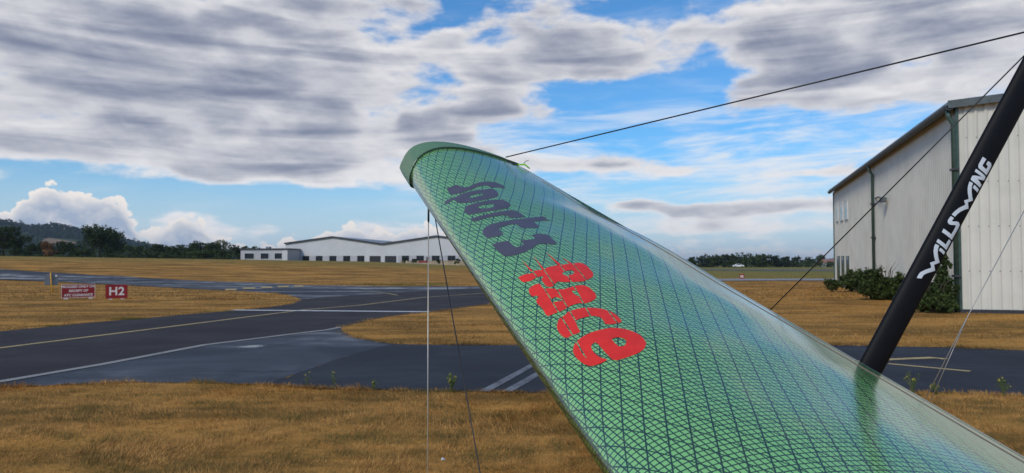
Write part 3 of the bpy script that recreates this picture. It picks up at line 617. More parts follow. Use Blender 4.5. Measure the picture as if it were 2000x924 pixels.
FIELDS = [[(-790, 1235), (-728, 1232), (-770, 1312), (-818, 1305)], [(-652, 1262), (-628, 1262), (-655, 1325), (-690, 1325)]]
def inside(pts, poly):
    x, y = pts[:, 0], pts[:, 1]; r = np.zeros(len(pts), bool); n = len(poly); j = n - 1
    for i in range(n):
        xi, yi = poly[i]; xj, yj = poly[j]
        c = ((yi > y) != (yj > y)) & (x < (xj - xi) * (y - yi) / (yj - yi + 1e-12) + xi)
        r ^= c; j = i
    return r
for fp in FIELDS:
    bm = fill([fp]); grid_cut(bm, 12, 12)
    for v in bm.verts: v.co.z = float(hill_z(v.co.x, v.co.y)) + 1.0
    tag(from_bm('stubble_field', bm, M['stubble']), kind='structure')

def leaf_cloud(centres, radii, n_per, size, flat=0.0):
    """random small triangles in balls -> verts, faces"""
    c = np.repeat(np.asarray(centres, float), n_per, 0); r = np.repeat(np.asarray(radii, float), n_per, 0)
    n = len(c)
    d = rng.normal(size=(n, 3)); d /= np.linalg.norm(d, axis=1, keepdims=True)
    rad = rng.random(n) ** 0.4
    p = c + d * r * rad[:, None]
    a = rng.normal(size=(n, 3)); a /= np.linalg.norm(a, axis=1, keepdims=True)
    nrm = d + rng.normal(size=(n, 3)) * 0.55; nrm /= np.linalg.norm(nrm, axis=1, keepdims=True)
    t1 = np.cross(nrm, a); t1 /= np.linalg.norm(t1, axis=1, keepdims=True); t2 = np.cross(nrm, t1)
    s = size * rng.uniform(0.55, 1.25, n)[:, None]
    v = np.stack([p + t1 * s, p - t1 * s * 0.5 + t2 * s * 0.75, p - t1 * s * 0.5 - t2 * s * 0.75], 1).reshape(-1, 3)
    return v, np.arange(3 * n).reshape(-1, 3)

N = 5200
xy = np.stack([rng.uniform(-1500, -420, N), rng.uniform(800, 1450, N)], 1)
keep = np.ones(N, bool)
for fp in FIELDS: keep &= ~inside(xy, fp)
low = xy[:, 1] < 1000
keep &= ~(low & (rng.random(N) < 0.45))
xy = xy[keep]
zc = hill_z(xy[:, 0], xy[:, 1])
rad = rng.uniform(5.0, 9.5, len(xy))
v, f = leaf_cloud(np.stack([xy[:, 0], xy[:, 1], zc + rad * 0.55], 1), np.stack([rad, rad, rad * 0.8], 1), 26, 2.6)
tag(fast('hillside_wood', v, f, M['leaf_blue']), 'dense dark woodland covering the distant hill on the left', 'woodland', kind='stuff')

dx = np.linspace(-5200, 6500, 160)
prof = 60 + 45 * np.sin(dx * 0.0011 + 1.0) + 22 * np.sin(dx * 0.0041) + 9 * np.sin(dx * 0.011)
prof = np.clip(prof, 8, None) * np.interp(dx, [-5200, -1500, 2000, 3800, 6500], [0.6, 0.35, 0.5, 0.85, 0.8])
V = np.concatenate([np.stack([dx, np.full(160, 6000.), np.full(160, -2.)], 1), np.stack([dx, np.full(160, 7400.), prof * 1.1], 1), np.stack([dx, np.full(160, 9000.), np.full(160, -2.)], 1)])
F = [(k * 160 + i, k * 160 + i + 1, (k + 1) * 160 + i + 1, (k + 1) * 160 + i) for k in range(2) for i in range(159)]
tag(fast('distant_hills', V, F, M['hill'], smooth=True), kind='structure')

# ------------------------------------------------------------------ trees and bushes
def crown_part(parent, blobs, n, size, mat, name='crown', many=9, q0=.22, q1=.42):
    cs, rs = [], []
    for (x, y, z, rx, ry, rz) in blobs:
        m = max(5, int(many * (rx * rz) ** 0.5))
        d = rng.normal(size=(m, 3)); d /= np.linalg.norm(d, axis=1, keepdims=True)
        k = rng.uniform(0.30, 1.05, m)[:, None]
        cs.append(np.array([x, y, z]) + d * k * np.array([rx, ry, rz])); q = rng.uniform(q0, q1, m)[:, None]
        rs.append(q * np.array([rx, ry, rz]) * 1.0)
    cs = np.concatenate(cs); rs = np.concatenate(rs)
    v, f = leaf_cloud(cs, rs, max(12, int(n / len(cs))), size)
    v[:, 2] = np.maximum(v[:, 2], 0.03)
    return fast(name, v, f, mat, parent)

def trunk_part(parent, h, r, spread, nl=6):
    bm = bmesh.new()
    bm_tube(bm, [(0, 0, -0.3), (0.1 * r, 0, h * 0.3), (0.3 * r, 0.2 * r, h * 0.6)], [r * 1.2, r * 0.8, r * 0.45], 7)
    for k in range(nl):
        a = 2 * math.pi * (k + rng.uniform(-.3, .3)) / nl; z0 = h * rng.uniform(0.25, 0.55)
        e = (spread * rng.uniform(.5, .85) * math.cos(a), spread * rng.uniform(.5, .85) * math.sin(a), h * rng.uniform(0.65, 0.92))
        bm_tube(bm, [(0.15 * r, 0.1 * r, z0), (e[0] * .5, e[1] * .5, (z0 + e[2]) / 2 + .1 * h), e], [r * 0.42, r * 0.26, r * 0.08], 5)
    return from_bm('trunk', bm, M['bark'], parent, True)

def tree(name, bearing, d, w, h, mat, label, cat='tree', group=None, n=2200, lobes=7, leaf=0.32, trunk=True, low=0.1, z=None):
    """bearing: x/y of its direction; w, h metres"""
    x = bearing * d
    zz = float(terr(x, d)) if z is None else z
    t = empty(name, (x, d, zz), label, cat, group)
    if trunk: trunk_part(t, h * 0.85, 0.022 * h + 0.06, w * 0.42)
    bl = []
    for k in range(lobes):
        a = rng.uniform(0, 2 * math.pi); u = rng.uniform(0.0, 1.0)
        zc = h * (low + 0.22 + (0.55 - low * .3) * u)
        rr_ = w * 0.5 * (0.62 if u < .7 else .4)
        s = w * (0.30 - 0.09 * u)
        bl.append((rr_ * math.cos(a), rr_ * math.sin(a), zc, s * rng.uniform(.85, 1.2), s, min(s * .9, h * 0.24)))
    bl.append((0, 0, h * 0.72, w * 0.30, w * 0.30, h * 0.27)); bl.append((0, 0, h * 0.40, w * 0.42, w * 0.42, h * 0.32))
    crown_part(t, bl, n, leaf, mat)
    return t

LK = [ # name, px-bearing, distance, width, height, material, label
 ('broadleaf_tree', -0.5552, 190, 10.2, 8.6, 'leaf_dark', 'big broad-crowned dark tree standing highest in front of the left hill', 9000, 15),
 ('hedgerow_tree', -0.685, 165, 8.5, 7.0, 'leaf_dark', 'dark tree at the far left edge of the hedgerow', 3800, 9),
 ('hedgerow_tree', -0.6655, 180, 4.2, 3.4, 'leaf_mid', 'small low tree just right of the leftmost dark tree', 1500, 5),
 ('hedgerow_bush', -0.640, 185, 5.2, 3.9, 'leaf_dark', 'dark round bush directly left of the withered brown bush', 1800, 5),
 ('withered_bush', -0.6225, 182, 4.4, 4.0, 'leaf_brown', 'withered orange-brown bush among green hedgerow trees on the left', 1800, 5),
 ('hedgerow_bush', -0.601, 188, 6.2, 4.3, 'leaf_dark', 'dark green bush directly right of the withered brown bush', 2000, 6),
 ('hedgerow_bush', -0.580, 186, 5.0, 3.2, 'leaf_mid', 'low green bush at the left foot of the big broad tree', 1500, 5),
 ('hedgerow_tree', -0.5335, 240, 5.8, 7.4, 'leaf_blue', 'paler bluish tree rising just behind the right side of the big tree', 1800, 6),
 ('hedgerow_bush', -0.520, 215, 7.5, 4.0, 'leaf_mid', 'low green bush right of the big broad tree', 1600, 6),
 ('hedgerow_bush', -0.499, 225, 7.0, 4.2, 'leaf_mid', 'second low green bush right of the big broad tree', 1600, 6),
 ('hedgerow_tree', -0.477, 215, 6.2, 4.4, 'leaf_dark', 'dark rounded tree left of the tall dark wood by the far hangar', 2000, 6),
 ('hedgerow_tree', -0.448, 230, 9.0, 4.8, 'leaf_dark', 'wide dark tree at the left end of the dark wood', 2400, 7),
 ('wood_tree', -0.420, 225, 9.5, 6.0, 'leaf_dark', 'tall dark tree forming the left top of the wood', 2800, 8),
 ('wood_tree', -0.392, 228, 9.5, 5.9, 'leaf_dark', 'tall dark tree forming the right top of the wood', 2800, 8),
 ('wood_tree', -0.366, 232, 6.5, 4.2, 'leaf_dark', 'lower dark tree between the wood and the grey annex', 1800, 6),
 ('wood_tree', -0.350, 236, 6.0, 4.3, 'leaf_mid', 'dark green tree right beside the grey annex', 1800, 6),
 ('wood_bush', -0.424, 190, 8.5, 2.6, 'leaf_mid', 'low green bush in front of the dark wood', 1500, 5),
 ('wood_bush', -0.396, 192, 7.0, 2.7, 'leaf_mid', 'second low green bush in front of the dark wood, nearer the annex', 1500, 5),
 ('wood_bush', -0.462, 188, 5.0, 1.7, 'leaf_mid', 'smallest low bush left of the dark wood', 900, 4),
]
for nm, b, d, w, h, mt, lab, n, lo in LK:
    tree(nm, b, d, w, h, M[mt], lab, 'bush' if 'bush' in nm else 'tree', 'trees and bushes along the far left hedgerow', n, lo, leaf=0.26 if d < 200 else 0.30, trunk='bush' not in nm)
RK = [(.2428, 330, 3.6, 4.4, 'leaf_dark', 'small dark tree at the left end of the right tree line beside the wing'),
 (.2590, 335, 7.5, 5.2, 'leaf_blue', 'bluish tree second from the left in the right tree line'),
 (.2760, 325, 10.5, 4.8, 'leaf_dark', 'broad dark tree in the left half of the right tree line'),
 (.2905, 338, 8.5, 5.2, 'leaf_blue', 'tree right of the broad dark tree in the right tree line'),
 (.3045, 332, 9.0, 5.6, 'leaf_mid', 'tall light green tree above the small red sign'),
 (.3210, 330, 9.5, 5.5, 'leaf_mid', 'tall light green tree right of the one above the red sign'),
 (.3370, 334, 9.0, 5.3, 'leaf_mid', 'green tree near the middle of the right tree line'),
 (.3530, 332, 8.0, 4.7, 'leaf_blue', 'lower bluish tree right of the middle of the right tree line'),
 (.3685, 340, 8.0, 4.1, 'leaf_blue', 'low tree where the right tree line drops away'),
 (.3850, 420, 8.5, 4.9, 'leaf_blue', 'far low tree left of the pink-roofed house'),
 (.4000, 430, 8.0, 4.6, 'leaf_dark', 'far dark tree directly left of the wire crossing'),
 (.4165, 420, 7.0, 5.6, 'leaf_mid', 'far tree standing up behind the diagonal wire near the near hangar'),
 (.4330, 445, 8.5, 4.2, 'leaf_blue', 'far low tree next to the near hangar edge')]
for b, d, w, h, mt, lab in RK:
    tree('far_tree', b, d, w, h * 1.22, M[mt], lab, 'tree', 'trees along the far right field edge', 1500, 6, leaf=0.40, low=0.0)
# scrub that ties the far right trees together
c = np.stack([rng.uniform(82, 165, 160), rng.uniform(340, 350, 160), rng.uniform(0.4, 1.8, 160)], 1)
v, f = leaf_cloud(c, np.full((160, 3), 1.6), 26, 0.5)
tag(fast('scrub', v, f, M['leaf_dark']), 'continuous dark scrub under the far right tree line', 'scrub', kind='stuff')
c = np.stack([rng.uniform(-150, -75, 260), rng.uniform(200, 212, 260), rng.uniform(2.4, 4.2, 260)], 1)
v, f = leaf_cloud(c, np.full((260, 3), 1.3), 26, 0.36)
tag(fast('hedge_undergrowth', v, f, M['leaf_dark']), 'continuous dark undergrowth beneath the left hedgerow trees', 'undergrowth', kind='stuff')

# ------------------------------------------------------------------ far hangar
fo = Vector((FH_O[0], FH_O[1], 0)); fu = Vector((0.9793, -0.2028, 0)); fn = Vector((0.2028, 0.9793, 0))  # fn: away from us
FM = Matrix(((fu.x, fn.x, 0, fo.x), (fu.y, fn.y, 0, fo.y), (0, 0, 1, 0), (0, 0, 0, 1)))
far_hangar = empty('far_hangar', (0, 0, 0), 'long white twin-gabled hangar with a row of dark windows across the field', 'hangar')
far_hangar.matrix_world = FM
FZ = 0.4
U = [(-0.06, 7.03), (13.57, 8.72), (27.57, 6.75), (42.39, 8.72), (56.8, 6.85)]
bm = bmesh.new()
fr = [bm.verts.new((u, 0, z)) for u, z in U] + [bm.verts.new((56.8, 0, FZ)), bm.verts.new((-0.06, 0, FZ))]
bk = [bm.verts.new((v_.co.x, 45, v_.co.z)) for v_ in fr]
bm.faces.new(fr); bm.faces.new(bk[::-1])
for i in (4, 5, 6): bm.faces.new((fr[i], bk[i], bk[(i + 1) % 7], fr[(i + 1) % 7]))
from_bm('wall', bm, M['cladding_far'], far_hangar)
for i in range(4):
    bm = bmesh.new(); (u0, z0), (u1, z1) = U[i], U[i + 1]
    e0 = -0.3 if i == 0 else 0; e1 = 0.3 if i == 3 else 0
    vs = [bm.verts.new(c) for c in ((u0 + e0, -0.35, z0 + .02), (u1 + e1, -0.35, z1 + .02), (u1 + e1, 45.2, z1 + .02), (u0 + e0, 45.2, z0 + .02))]
    up = [bm.verts.new(v_.co + Vector((0, 0, 0.16))) for v_ in vs]
    bm.faces.new(vs[::-1]); bm.faces.new(up)
    for k in range(4): bm.faces.new((vs[k], vs[(k + 1) % 4], up[(k + 1) % 4], up[k]))
    rf = from_bm('roof', bm, M['roof'], far_hangar)
    bm = bmesh.new()
    q = [bm.verts.new(c) for c in ((u0 + e0, -0.42, z0 - .16), (u1 + e1, -0.42, z1 - .16), (u1 + e1, -0.42, z1 + .24), (u0 + e0, -0.42, z0 + .24))]
    w_ = [bm.verts.new(v_.co + Vector((0, 0.06, 0))) for v_ in q]
    bm.faces.new(q); bm.faces.new(w_[::-1])
    for k in range(4): bm.faces.new((q[k], w_[k], w_[(k + 1) % 4], q[(k + 1) % 4]))
    from_bm('verge_trim', bm, M['dark_trim'], rf)
wz1 = 3.72
def far_box(name, u0, u1, y0, y1, z0, z1, mat, parent):
    bm = bmesh.new(); bm_box(bm, (u0, y0, z0), (u1, y1, z1)); return from_bm(name, bm, mat, parent)
wins = [(4.99, 6.86), (8.77, 10.70), (12.67, 14.66), (16.61, 18.58), (20.58, 22.54), (32.96, 34.93), (36.94, 38.95), (41.1, 43.2), (45.35, 47.4), (49.6, 51.7)]
edges_ = sorted(wins + [(24.03, 27.11), (28.30, 31.43)])
prev = 4.45
for u0, u1 in edges_ + [(54.0, 54.0)]:
    if (u0, u1) == (24.03, 27.11) or (u0, u1) == (28.30, 31.43): prev = u1; continue
    if u0 - prev > 0.2 and not (23.0 < u0 < 33.0 and prev < 32): far_box('grey_panel', prev + .02, u0 - .02, -0.04, 0.05, 0.6, wz1, M['cladding_grey'], far_hangar)
    prev = u1
far_box('grey_panel', 31.9, 32.9, -0.04, 0.05, 0.6, wz1, M['cladding_grey'], far_hangar)
for u0, u1 in wins:
    z0 = 2.3 if u0 < 10 else (1.9 if u0 < 23 else 1.4)
    w_ = far_box('window', u0, u1, -0.06, 0.04, z0, wz1 - .02, M['glass'], far_hangar)
    bm = bmesh.new(); t = .07
    for lo, hi in (((u0, z0), (u1, z0 + t)), ((u0, wz1 - t), (u1, wz1)), ((u0, z0 + t), (u0 + t, wz1 - t)), ((u1 - t, z0 + t), (u1, wz1 - t)), (((u0 + u1) / 2 - .03, z0 + t), ((u0 + u1) / 2 + .03, wz1 - t))):
        bm_box(bm, (lo[0], -0.10, lo[1]), (hi[0], -0.062, hi[1]))
    from_bm('frame', bm, M['dark_trim'], w_)
for u0, u1 in ((24.03, 27.11), (28.30, 31.43)):
    far_box('roller_door', u0, u1, -0.08, 0.04, 0.6, 3.66, M['shutter'], far_hangar)
# annex
annex = empty('annex', (0, 0, 0), 'low grey flat-roofed annex with three windows at the left end of the far hangar', 'annex')
annex.matrix_world = FM
far_box('wall', -9.1, 4.3, -7.0, -0.5, FZ, 5.32, M['cladding_grey'], annex)
far_box('corner_panel', 2.9, 4.32, -7.05, -7.003, FZ, 5.2, M['cladding_far'], annex)
far_box('flat_roof', -9.4, 4.6, -7.35, -0.4, 5.33, 5.62, M['dark_trim'], annex)
far_box('roof_vent', -3.6, -2.5, -4.0, -3.2, 5.63, 6.15, M['roof'], annex)
for u0, u1 in ((-7.9, -5.2), (-3.3, -1.0), (0.7, 2.8)):
    w_ = far_box('window', u0, u1, -7.06, -6.95, 2.9, 4.35, M['glass'], annex)
    bm = bmesh.new()
    for lo, hi in (((u0 - .1, 4.36), (u1 + .1, 4.46)), ((u0 - .1, 2.79), (u1 + .1, 2.89)), ((u0 - .1, 2.89), (u0 - .003, 4.36)), ((u1 + .003, 2.89), (u1 + .1, 4.36))): bm_box(bm, (lo[0], -7.1, lo[1]), (hi[0], -7.003, hi[1]))
    from_bm('frame', bm, M['window_frame'], w_)

# low tan wall and planting before the far hangar
def px_at(bearing, d): return Vector((bearing * d, d, float(terr(bearing * d, d))))
pA, pB = px_at(-0.150, 172), px_at(-0.062, 160)
lw = empty('low_wall', pA, 'low tan wall running in front of the right half of the far hangar', 'wall', rz=math.atan2(pB.y - pA.y, pB.x - pA.x))
Lw = (pB - pA).length
bm = bmesh.new(); bm_box(bm, (0, -.1, -.5), (Lw, .1, .45)); from_bm('wall_body', bm, M['tan_wall'], lw)
bm = bmesh.new(); bm_box(bm, (-.05, -.16, .452), (Lw + .05, .16, .55)); from_bm('coping', bm, M['tan_wall'], lw)
for i, (b, h, lab) in enumerate([(-.1440, 1.3, 'small shrub at the left end of the low tan wall'), (-.1310, 1.3, 'small shrub between the two roller doors and the vertical wire'), (-.1145, 1.7, 'shrub just left of the vertical wire by the far hangar'), (-.0985, 1.3, 'small shrub beside the slanting dark wire by the far hangar'), (-.0735, 1.6, 'shrub nearest the wing in front of the far hangar')]):
    p = px_at(b, 158); tree('shrub', b, 158, 1.5, h, M['leaf_dark'], lab, 'shrub', 'shrubs before the far hangar', 420, 3, leaf=0.14, trunk=False)

def car(name, bearing, d, rz, mat, label, s=1.0):
    p = px_at(bearing, d)
    t = empty(name, p, label, 'car', rz=rz)
    prof = [(-2.1, .35), (-2.15, .75), (-1.9, .95), (-1.2, 1.0), (-.7, 1.42), (.7, 1.45), (1.3, 1.05), (2.0, .9), (2.15, .6), (2.1, .35)]
    bm = bmesh.new()
    l = [bm.verts.new((x, -.85, z)) for x, z in prof]; r = [bm.verts.new((x, .85, z)) for x, z in prof]
    bm.faces.new(l); bm.faces.new(r[::-1])
    for i in range(len(prof)): bm.faces.new((l[i], r[i], r[(i + 1) % 10], l[(i + 1) % 10]))
    from_bm('body', bm, mat, t)
    for sy in (-1, 1):
        bm = bmesh.new()
        q = [bm.verts.new((x, sy * .853, z)) for x, z in ((-1.05, 1.03), (1.15, 1.06), (.65, 1.38), (-.68, 1.36))]; bm.faces.new(q if sy < 0 else q[::-1])
        from_bm('side_glass', bm, M['glass'], t)
    for x in (-1.35, 1.35):
        for y in (-.78, .78):
            bm = bmesh.new(); bm_tube(bm, [(x, y - .11, .32), (x, y + .11, .32)], .32, 14); from_bm('wheel', bm, M['tyre'], t)
    t.scale = (s, s, s)
    return t
p = px_at(-.1185, 150)
br = empty('barrier', p, 'low dull red barrier beyond the crest just left of the vertical wire', 'barrier', rz=-.1)
bm = bmesh.new(); bm_box(bm, (-1.1, -.05, .35), (1.1, .05, .75)); from_bm('plank', bm, M['car_red'], br)
for x_ in (-.8, .8):
    bm = bmesh.new(); bm_box(bm, (x_ - .06, .055, -.2), (x_ + .06, .12, .7)); from_bm('leg', bm, M['tan_wall'], br)
car('parked_car', .3045, 322, .0, M['car_white'], 'tiny white car parked before the far right tree line', 1.1)

hs = empty('house', px_at(.4290, 405), 'small far house with white walls and pink roof beside the near hangar', 'house', rz=.2)
bm = bmesh.new(); bm_box(bm, (-5, -3, 0), (5, 3, 2.2)); from_bm('wall', bm, M['cladding_far'], hs)
bm = bmesh.new()
vs = [bm.verts.new(c) for c in ((-5.3, -3.4, 2.1), (5.3, -3.4, 2.1), (5.3, 3.4, 2.1), (-5.3, 3.4, 2.1), (-5.3, 0, 4.0), (5.3, 0, 4.0))]
for q in ((0, 1, 5, 4), (2, 3, 4, 5), (0, 4, 3), (1, 2, 5), (3, 2, 1, 0)): bm.faces.new([vs[i] for i in q])
from_bm('roof', bm, M['brick_red'], hs)
for x in (-3, 0, 3):
    bm = bmesh.new(); bm_box(bm, (x - .5, -3.05, .9), (x + .5, -2.98, 1.8)); from_bm('window', bm, M['glass'], hs)

# ------------------------------------------------------------------ near hangar
nd = Vector((NH_DIR[0], NH_DIR[1], 0)); nu = Vector((nd.y, -nd.x, 0))      # nd: away along the side wall, nu: along the gable
near_hangar = empty('near_hangar', (NH_A[0], NH_A[1], 0), 'tall pale ribbed-metal hangar with dark green downpipes at the right', 'hangar')
near_hangar.matrix_world = Matrix(((nd.x, nu.x, 0, NH_A[0]), (nd.y, nu.y, 0, NH_A[1]), (0, 0, 1, 0), (0, 0, 0, 1)))
EAVE, SLOPE, GW, SL_ = 6.98, 0.085, 22.0, NH_LEN
def ribbed(name, length, z0, top, along, pitch, depth, mat):
    """trapezoid ribs; along(t, out) -> xyz"""
    prof, t = [], 0.0
    while t < length:
        for dt, o in ((0, 0), (.58, 0), (.66, 1), (.90, 1), (.98, 0)):
            if t + dt * pitch <= length: prof.append((t + dt * pitch, o * depth))
        t += pitch
    prof.append((length, 0)); vs = []
    for s, o in prof:
        x, y = along(s, o); vs += [(x, y, z0), (x, y, top(s))]
    return fast(name, vs, [(2 * i, 2 * i + 2, 2 * i + 3, 2 * i + 1) for i in range(len(prof) - 1)], mat, near_hangar)
ribbed('side_wall', SL_, 0.12, lambda s: EAVE, lambda s, o: (s, -o), 0.26, 0.035, M['cladding'])
ribbed('gable_wall', GW, 0.12, lambda s: EAVE + SLOPE * min(s, GW - s), lambda s, o: (-o, s), 0.30, 0.045, M['cladding'])
def nbox(name, lo, hi, mat, parent=None):
    bm = bmesh.new(); bm_box(bm, lo, hi); return from_bm(name, bm, mat, parent or near_hangar)
nbox('back_wall', (0.1, GW, 0.1), (SL_, GW + .1, EAVE), M['cladding'])
nbox('far_gable', (SL_ - .05, 0.03, 0.1), (SL_, GW - .01, EAVE), M['cladding'])
nbox('plinth', (-0.075, -0.06, -0.3), (0.02, GW, 0.118), M['dark_trim'])
nbox('plinth', (0.03, -0.05, -0.3), (SL_, 0.03, 0.118), M['dark_trim'])
for a0, a1, nm in ((-0.35, GW / 2, 'roof'), (GW / 2, GW + .35, 'roof')):
    z = lambda s: EAVE + 0.06 + SLOPE * min(s, GW - s)
    bm = bmesh.new()
    vs = [bm.verts.new(c) for c in ((-0.22, a0, z(a0)), (SL_ + .2, a0, z(a0)), (SL_ + .2, a1, z(a1)), (-0.22, a1, z(a1)))]
    up = [bm.verts.new(v_.co + Vector((0, 0, .10))) for v_ in vs]
    bm.faces.new(vs); bm.faces.new(up[::-1])
    for k in range(4): bm.faces.new((vs[k], up[k], up[(k + 1) % 4], vs[(k + 1) % 4]))
    rf = from_bm(nm, bm, M['roof'], near_hangar)
    bm = bmesh.new()
    vs = [bm.verts.new(c) for c in ((-0.27, a0, z(a0) - .12), (-0.27, a1, z(a1) - .12), (-0.27, a1, z(a1) + .14), (-0.27, a0, z(a0) + .14))]
    up = [bm.verts.new(v_.co + Vector((.047, 0, 0))) for v_ in vs]
    bm.faces.new(vs); bm.faces.new(up[::-1])
    for k in range(4): bm.faces.new((vs[k], up[k], up[(k + 1) % 4], vs[(k + 1) % 4]))
    from_bm('verge_trim', bm, M['grey_trim'], rf)
# gutter: open half-round trough along the eave
bm = bmesh.new(); ring = []
for s in (-0.25, SL_ + .25):
    row = []
    for k in range(9):
        t = math.pi + math.pi * k / 8
        row.append(bm.verts.new((s, -0.30 + 0.13 * math.cos(t), EAVE + 0.02 + 0.17 * math.sin(t))))
    for k in range(8, -1, -1):
        t = math.pi + math.pi * k / 8
        row.append(bm.verts.new((s, -0.30 + 0.115 * math.cos(t), EAVE + 0.02 + 0.155 * math.sin(t))))
    ring.append(row)
for k in range(18): bm.faces.new((ring[0][k], ring[1][k], ring[1][(k + 1) % 18], ring[0][(k + 1) % 18]))
for row in ring: bm.faces.new(row)
from_bm('gutter', bm, M['grey_trim'], near_hangar)
for s, w in ((14.95, 0.15), (-0.02, 0.17)):
    bm = bmesh.new(); bm_tube(bm, [(s, -.30, EAVE - .12), (s, -.28, EAVE - .35), (s, -.14, EAVE - .6), (s, -.14, 0.02)], w / 2, 10)
    dp = from_bm('downpipe', bm, M['green_trim'], near_hangar, True)
    for z in (1.2, 3.0, 4.8):
        nbox('bracket', (s - w / 2 - .07, -.25, z), (s + w / 2 + .07, -.03, z + .07), M['dark_trim'], dp)
nbox('corner_flashing', (-0.085, -0.085, 0.12), (0.22, -0.003 + 0.0, EAVE - .03), M['green_trim'])
nbox('corner_flashing', (SL_ - .16, -0.09, 0.12), (SL_ + .06, 0.02, EAVE - .05), M['green_trim'])
for k, (s0, s1, z0, z1) in enumerate([(28.75, 29.75, 4.70, 6.0), (26.45, 27.55, 4.65, 5.88), (24.4, 25.5, 4.6, 5.8), (28.5, 29.4, .45, 2.12), (26.3, 27.2, .45, 2.11), (24.15, 25.05, .45, 2.09)]):
    w_ = nbox('window', (s0, -.075, z0), (s1, -.02, z1), M['glass'])
    bm = bmesh.new(); t = .06
    for lo, hi in (((s0 - t, z1), (s1 + t, z1 + t)), ((s0 - t, z0 - t), (s1 + t, z0)), ((s0 - t, z0), (s0, z1)), ((s1, z0), (s1 + t, z1))): bm_box(bm, (lo[0], -.085, lo[1]), (hi[0], -.0, hi[1]))
    from_bm('frame', bm, M['window_frame'] if k < 3 else M['green_trim'], w_)
bm = bmesh.new()
bm_tube(bm, [(14.7, -.06, 5.08), (13.3, -.16, 5.06), (11.9, -.20, 4.86)], .035, 6); bm_tube(bm, [(13.5, -.045, 4.8), (12.6, -.18, 4.97)], .03, 6)
fl = from_bm('lamp_bracket', bm, M['grey_trim'], near_hangar)
nbox('lamp_head', (11.4, -.32, 4.66), (11.9, -.12, 4.88), M['grey_trim'], fl)
# fixing screws on the gable cladding
bm = bmesh.new()
for z in (1.4, 2.9, 4.4, 5.9):
    for i in range(0, 24): 
        y = (i + .78) * .30; bm_box(bm, (-.053, y - .014, z - .014), (-.0455, y + .014, z + .014))
tag(from_bm('fixing_screws', bm, M['dark_trim'], near_hangar), kind='stuff')

def bush(x, y, w, dpt, h, lab, n, extra=(), leaf=0.08):
    t = empty('bramble_bush', (x, y, 0), lab, 'bush', 'overgrown bushes against the near hangar')
    bl = []
    for k in range(9):
        a = rng.uniform(0, 2 * math.pi); q = rng.uniform(.1, .55)
        bl.append((q * w * math.cos(a), q * dpt * math.sin(a), h * rng.uniform(.25, .6), w * .26, dpt * .3, h * .34))
    bl += list(extra)
    crown_part(t, bl, n, leaf, M['leaf_hedge'], 'foliage', many=60, q0=.16, q1=.50)
    bm = bmesh.new()
    for k in range(14):
        a = rng.uniform(0, 6.28); r_ = rng.uniform(.2, .55)
        e = (w * r_ * math.cos(a), dpt * r_ * math.sin(a), h * rng.uniform(.6, 1.15))
        bm_tube(bm, [(e[0] * .2, e[1] * .2, 0), (e[0] * .6, e[1] * .6, e[2] * .8), e], [.025, .015, .006], 5)
    from_bm('stems', bm, M['bark'], t)
bush(20.0, 43.4, 1.75, 1.3, 1.4, 'low spreading dark bush at the far window end of the near hangar', 9000, ((-1.3, -.4, .5, .7, .6, .4), (.9, .3, 1.2, .5, .5, .5)))
bush(16.85, 33.7, 1.9, 1.1, 1.6, 'rounded dark bramble bush in the middle of the near hangar side wall', 13000, leaf=0.07)
bush(14.15, 25.0, 1.35, .9, 1.05, 'bush climbing the downpipe at the near hangar corner', 12000, ((.55, .35, 1.2, .30, .25, .6), (.62, .4, 1.6, .20, .2, .35), (.4, .2, .8, .45, .4, .5)), leaf=0.06)

# ------------------------------------------------------------------ signs
def text_mesh(body, size, shear=0.0, spacing=1.0, bold=0.0):
    cu = bpy.data.curves.new('text', 'FONT'); cu.body = body; cu.size = size; cu.align_x = 'CENTER'; cu.align_y = 'CENTER'
    cu.space_character = spacing; cu.shear = shear; cu.offset = bold; cu.extrude = 0.0
    o = bpy.data.objects.new('text', cu); COL.objects.link(o)
    dg = bpy.context.evaluated_depsgraph_get(); dg.update()
    me = bpy.data.meshes.new_from_object(o.evaluated_get(dg))
    COL.objects.unlink(o); bpy.data.objects.remove(o); bpy.data.curves.remove(cu)
    me.transform(Matrix.Rotation(R(90), 4, 'X'))       # stands in XZ, faces -Y
    return me

def sign_board(parent, w, h, z0, mat, lean=0.0):
    bm = bmesh.new(); bm_box(bm, (-w / 2, 0, z0), (w / 2, .06, z0 + h))
    bmesh.ops.bevel(bm, geom=bm.edges[:], offset=.008, segments=2, affect='EDGES')
    return from_bm('board', bm, mat, parent)

def facing(x, y): return -math.atan2(x, y)

x, y = (SIGNS[1][0] + SIGNS[2][0]) / 2, SIGNS[1][1]
s1 = empty('information_sign', (x, y, 0), 'wide red sign with three lines of white capitals on the dry grass', 'sign', rz=facing(x, y))
b = sign_board(s1, 1.36, 0.62, 0.07, M['sign_red'])
bm = bmesh.new(); t = .014
for lo, hi in (((-.68, .07), (.68, .07 + t)), ((-.68, .69 - t), (.68, .69)), ((-.68, .07 + t), (-.68 + t, .69 - t)), ((.68 - t, .07 + t), (.68, .69 - t))): bm_box(bm, (lo[0], -.004, lo[1]), (hi[0], -.0005, hi[1]))
from_bm('border', bm, M['sign_white'], b)
for i, (line, sz) in enumerate((('PROCEED ONLY ON', .150), ('RECEIPT OF', .150), ('ATC CLEARANCE', .150))):
    me = text_mesh(line, sz, .12, 0.98, .004); o = link_obj('lettering', me, M['sign_white'], b); o.location = (0, -.005, .575 - i * .195)
for px_ in (-.5, .5):
    bm = bmesh.new(); bm_box(bm, (px_ - .03, .07, -.2), (px_ + .03, .12, .55)); bm_box(bm, (px_ - .09, .0, -.02), (px_ + .09, .2, .05)); from_bm('leg', bm, M['sign_white'], s1)
s1.rotation_euler[1] = R(-1.0)

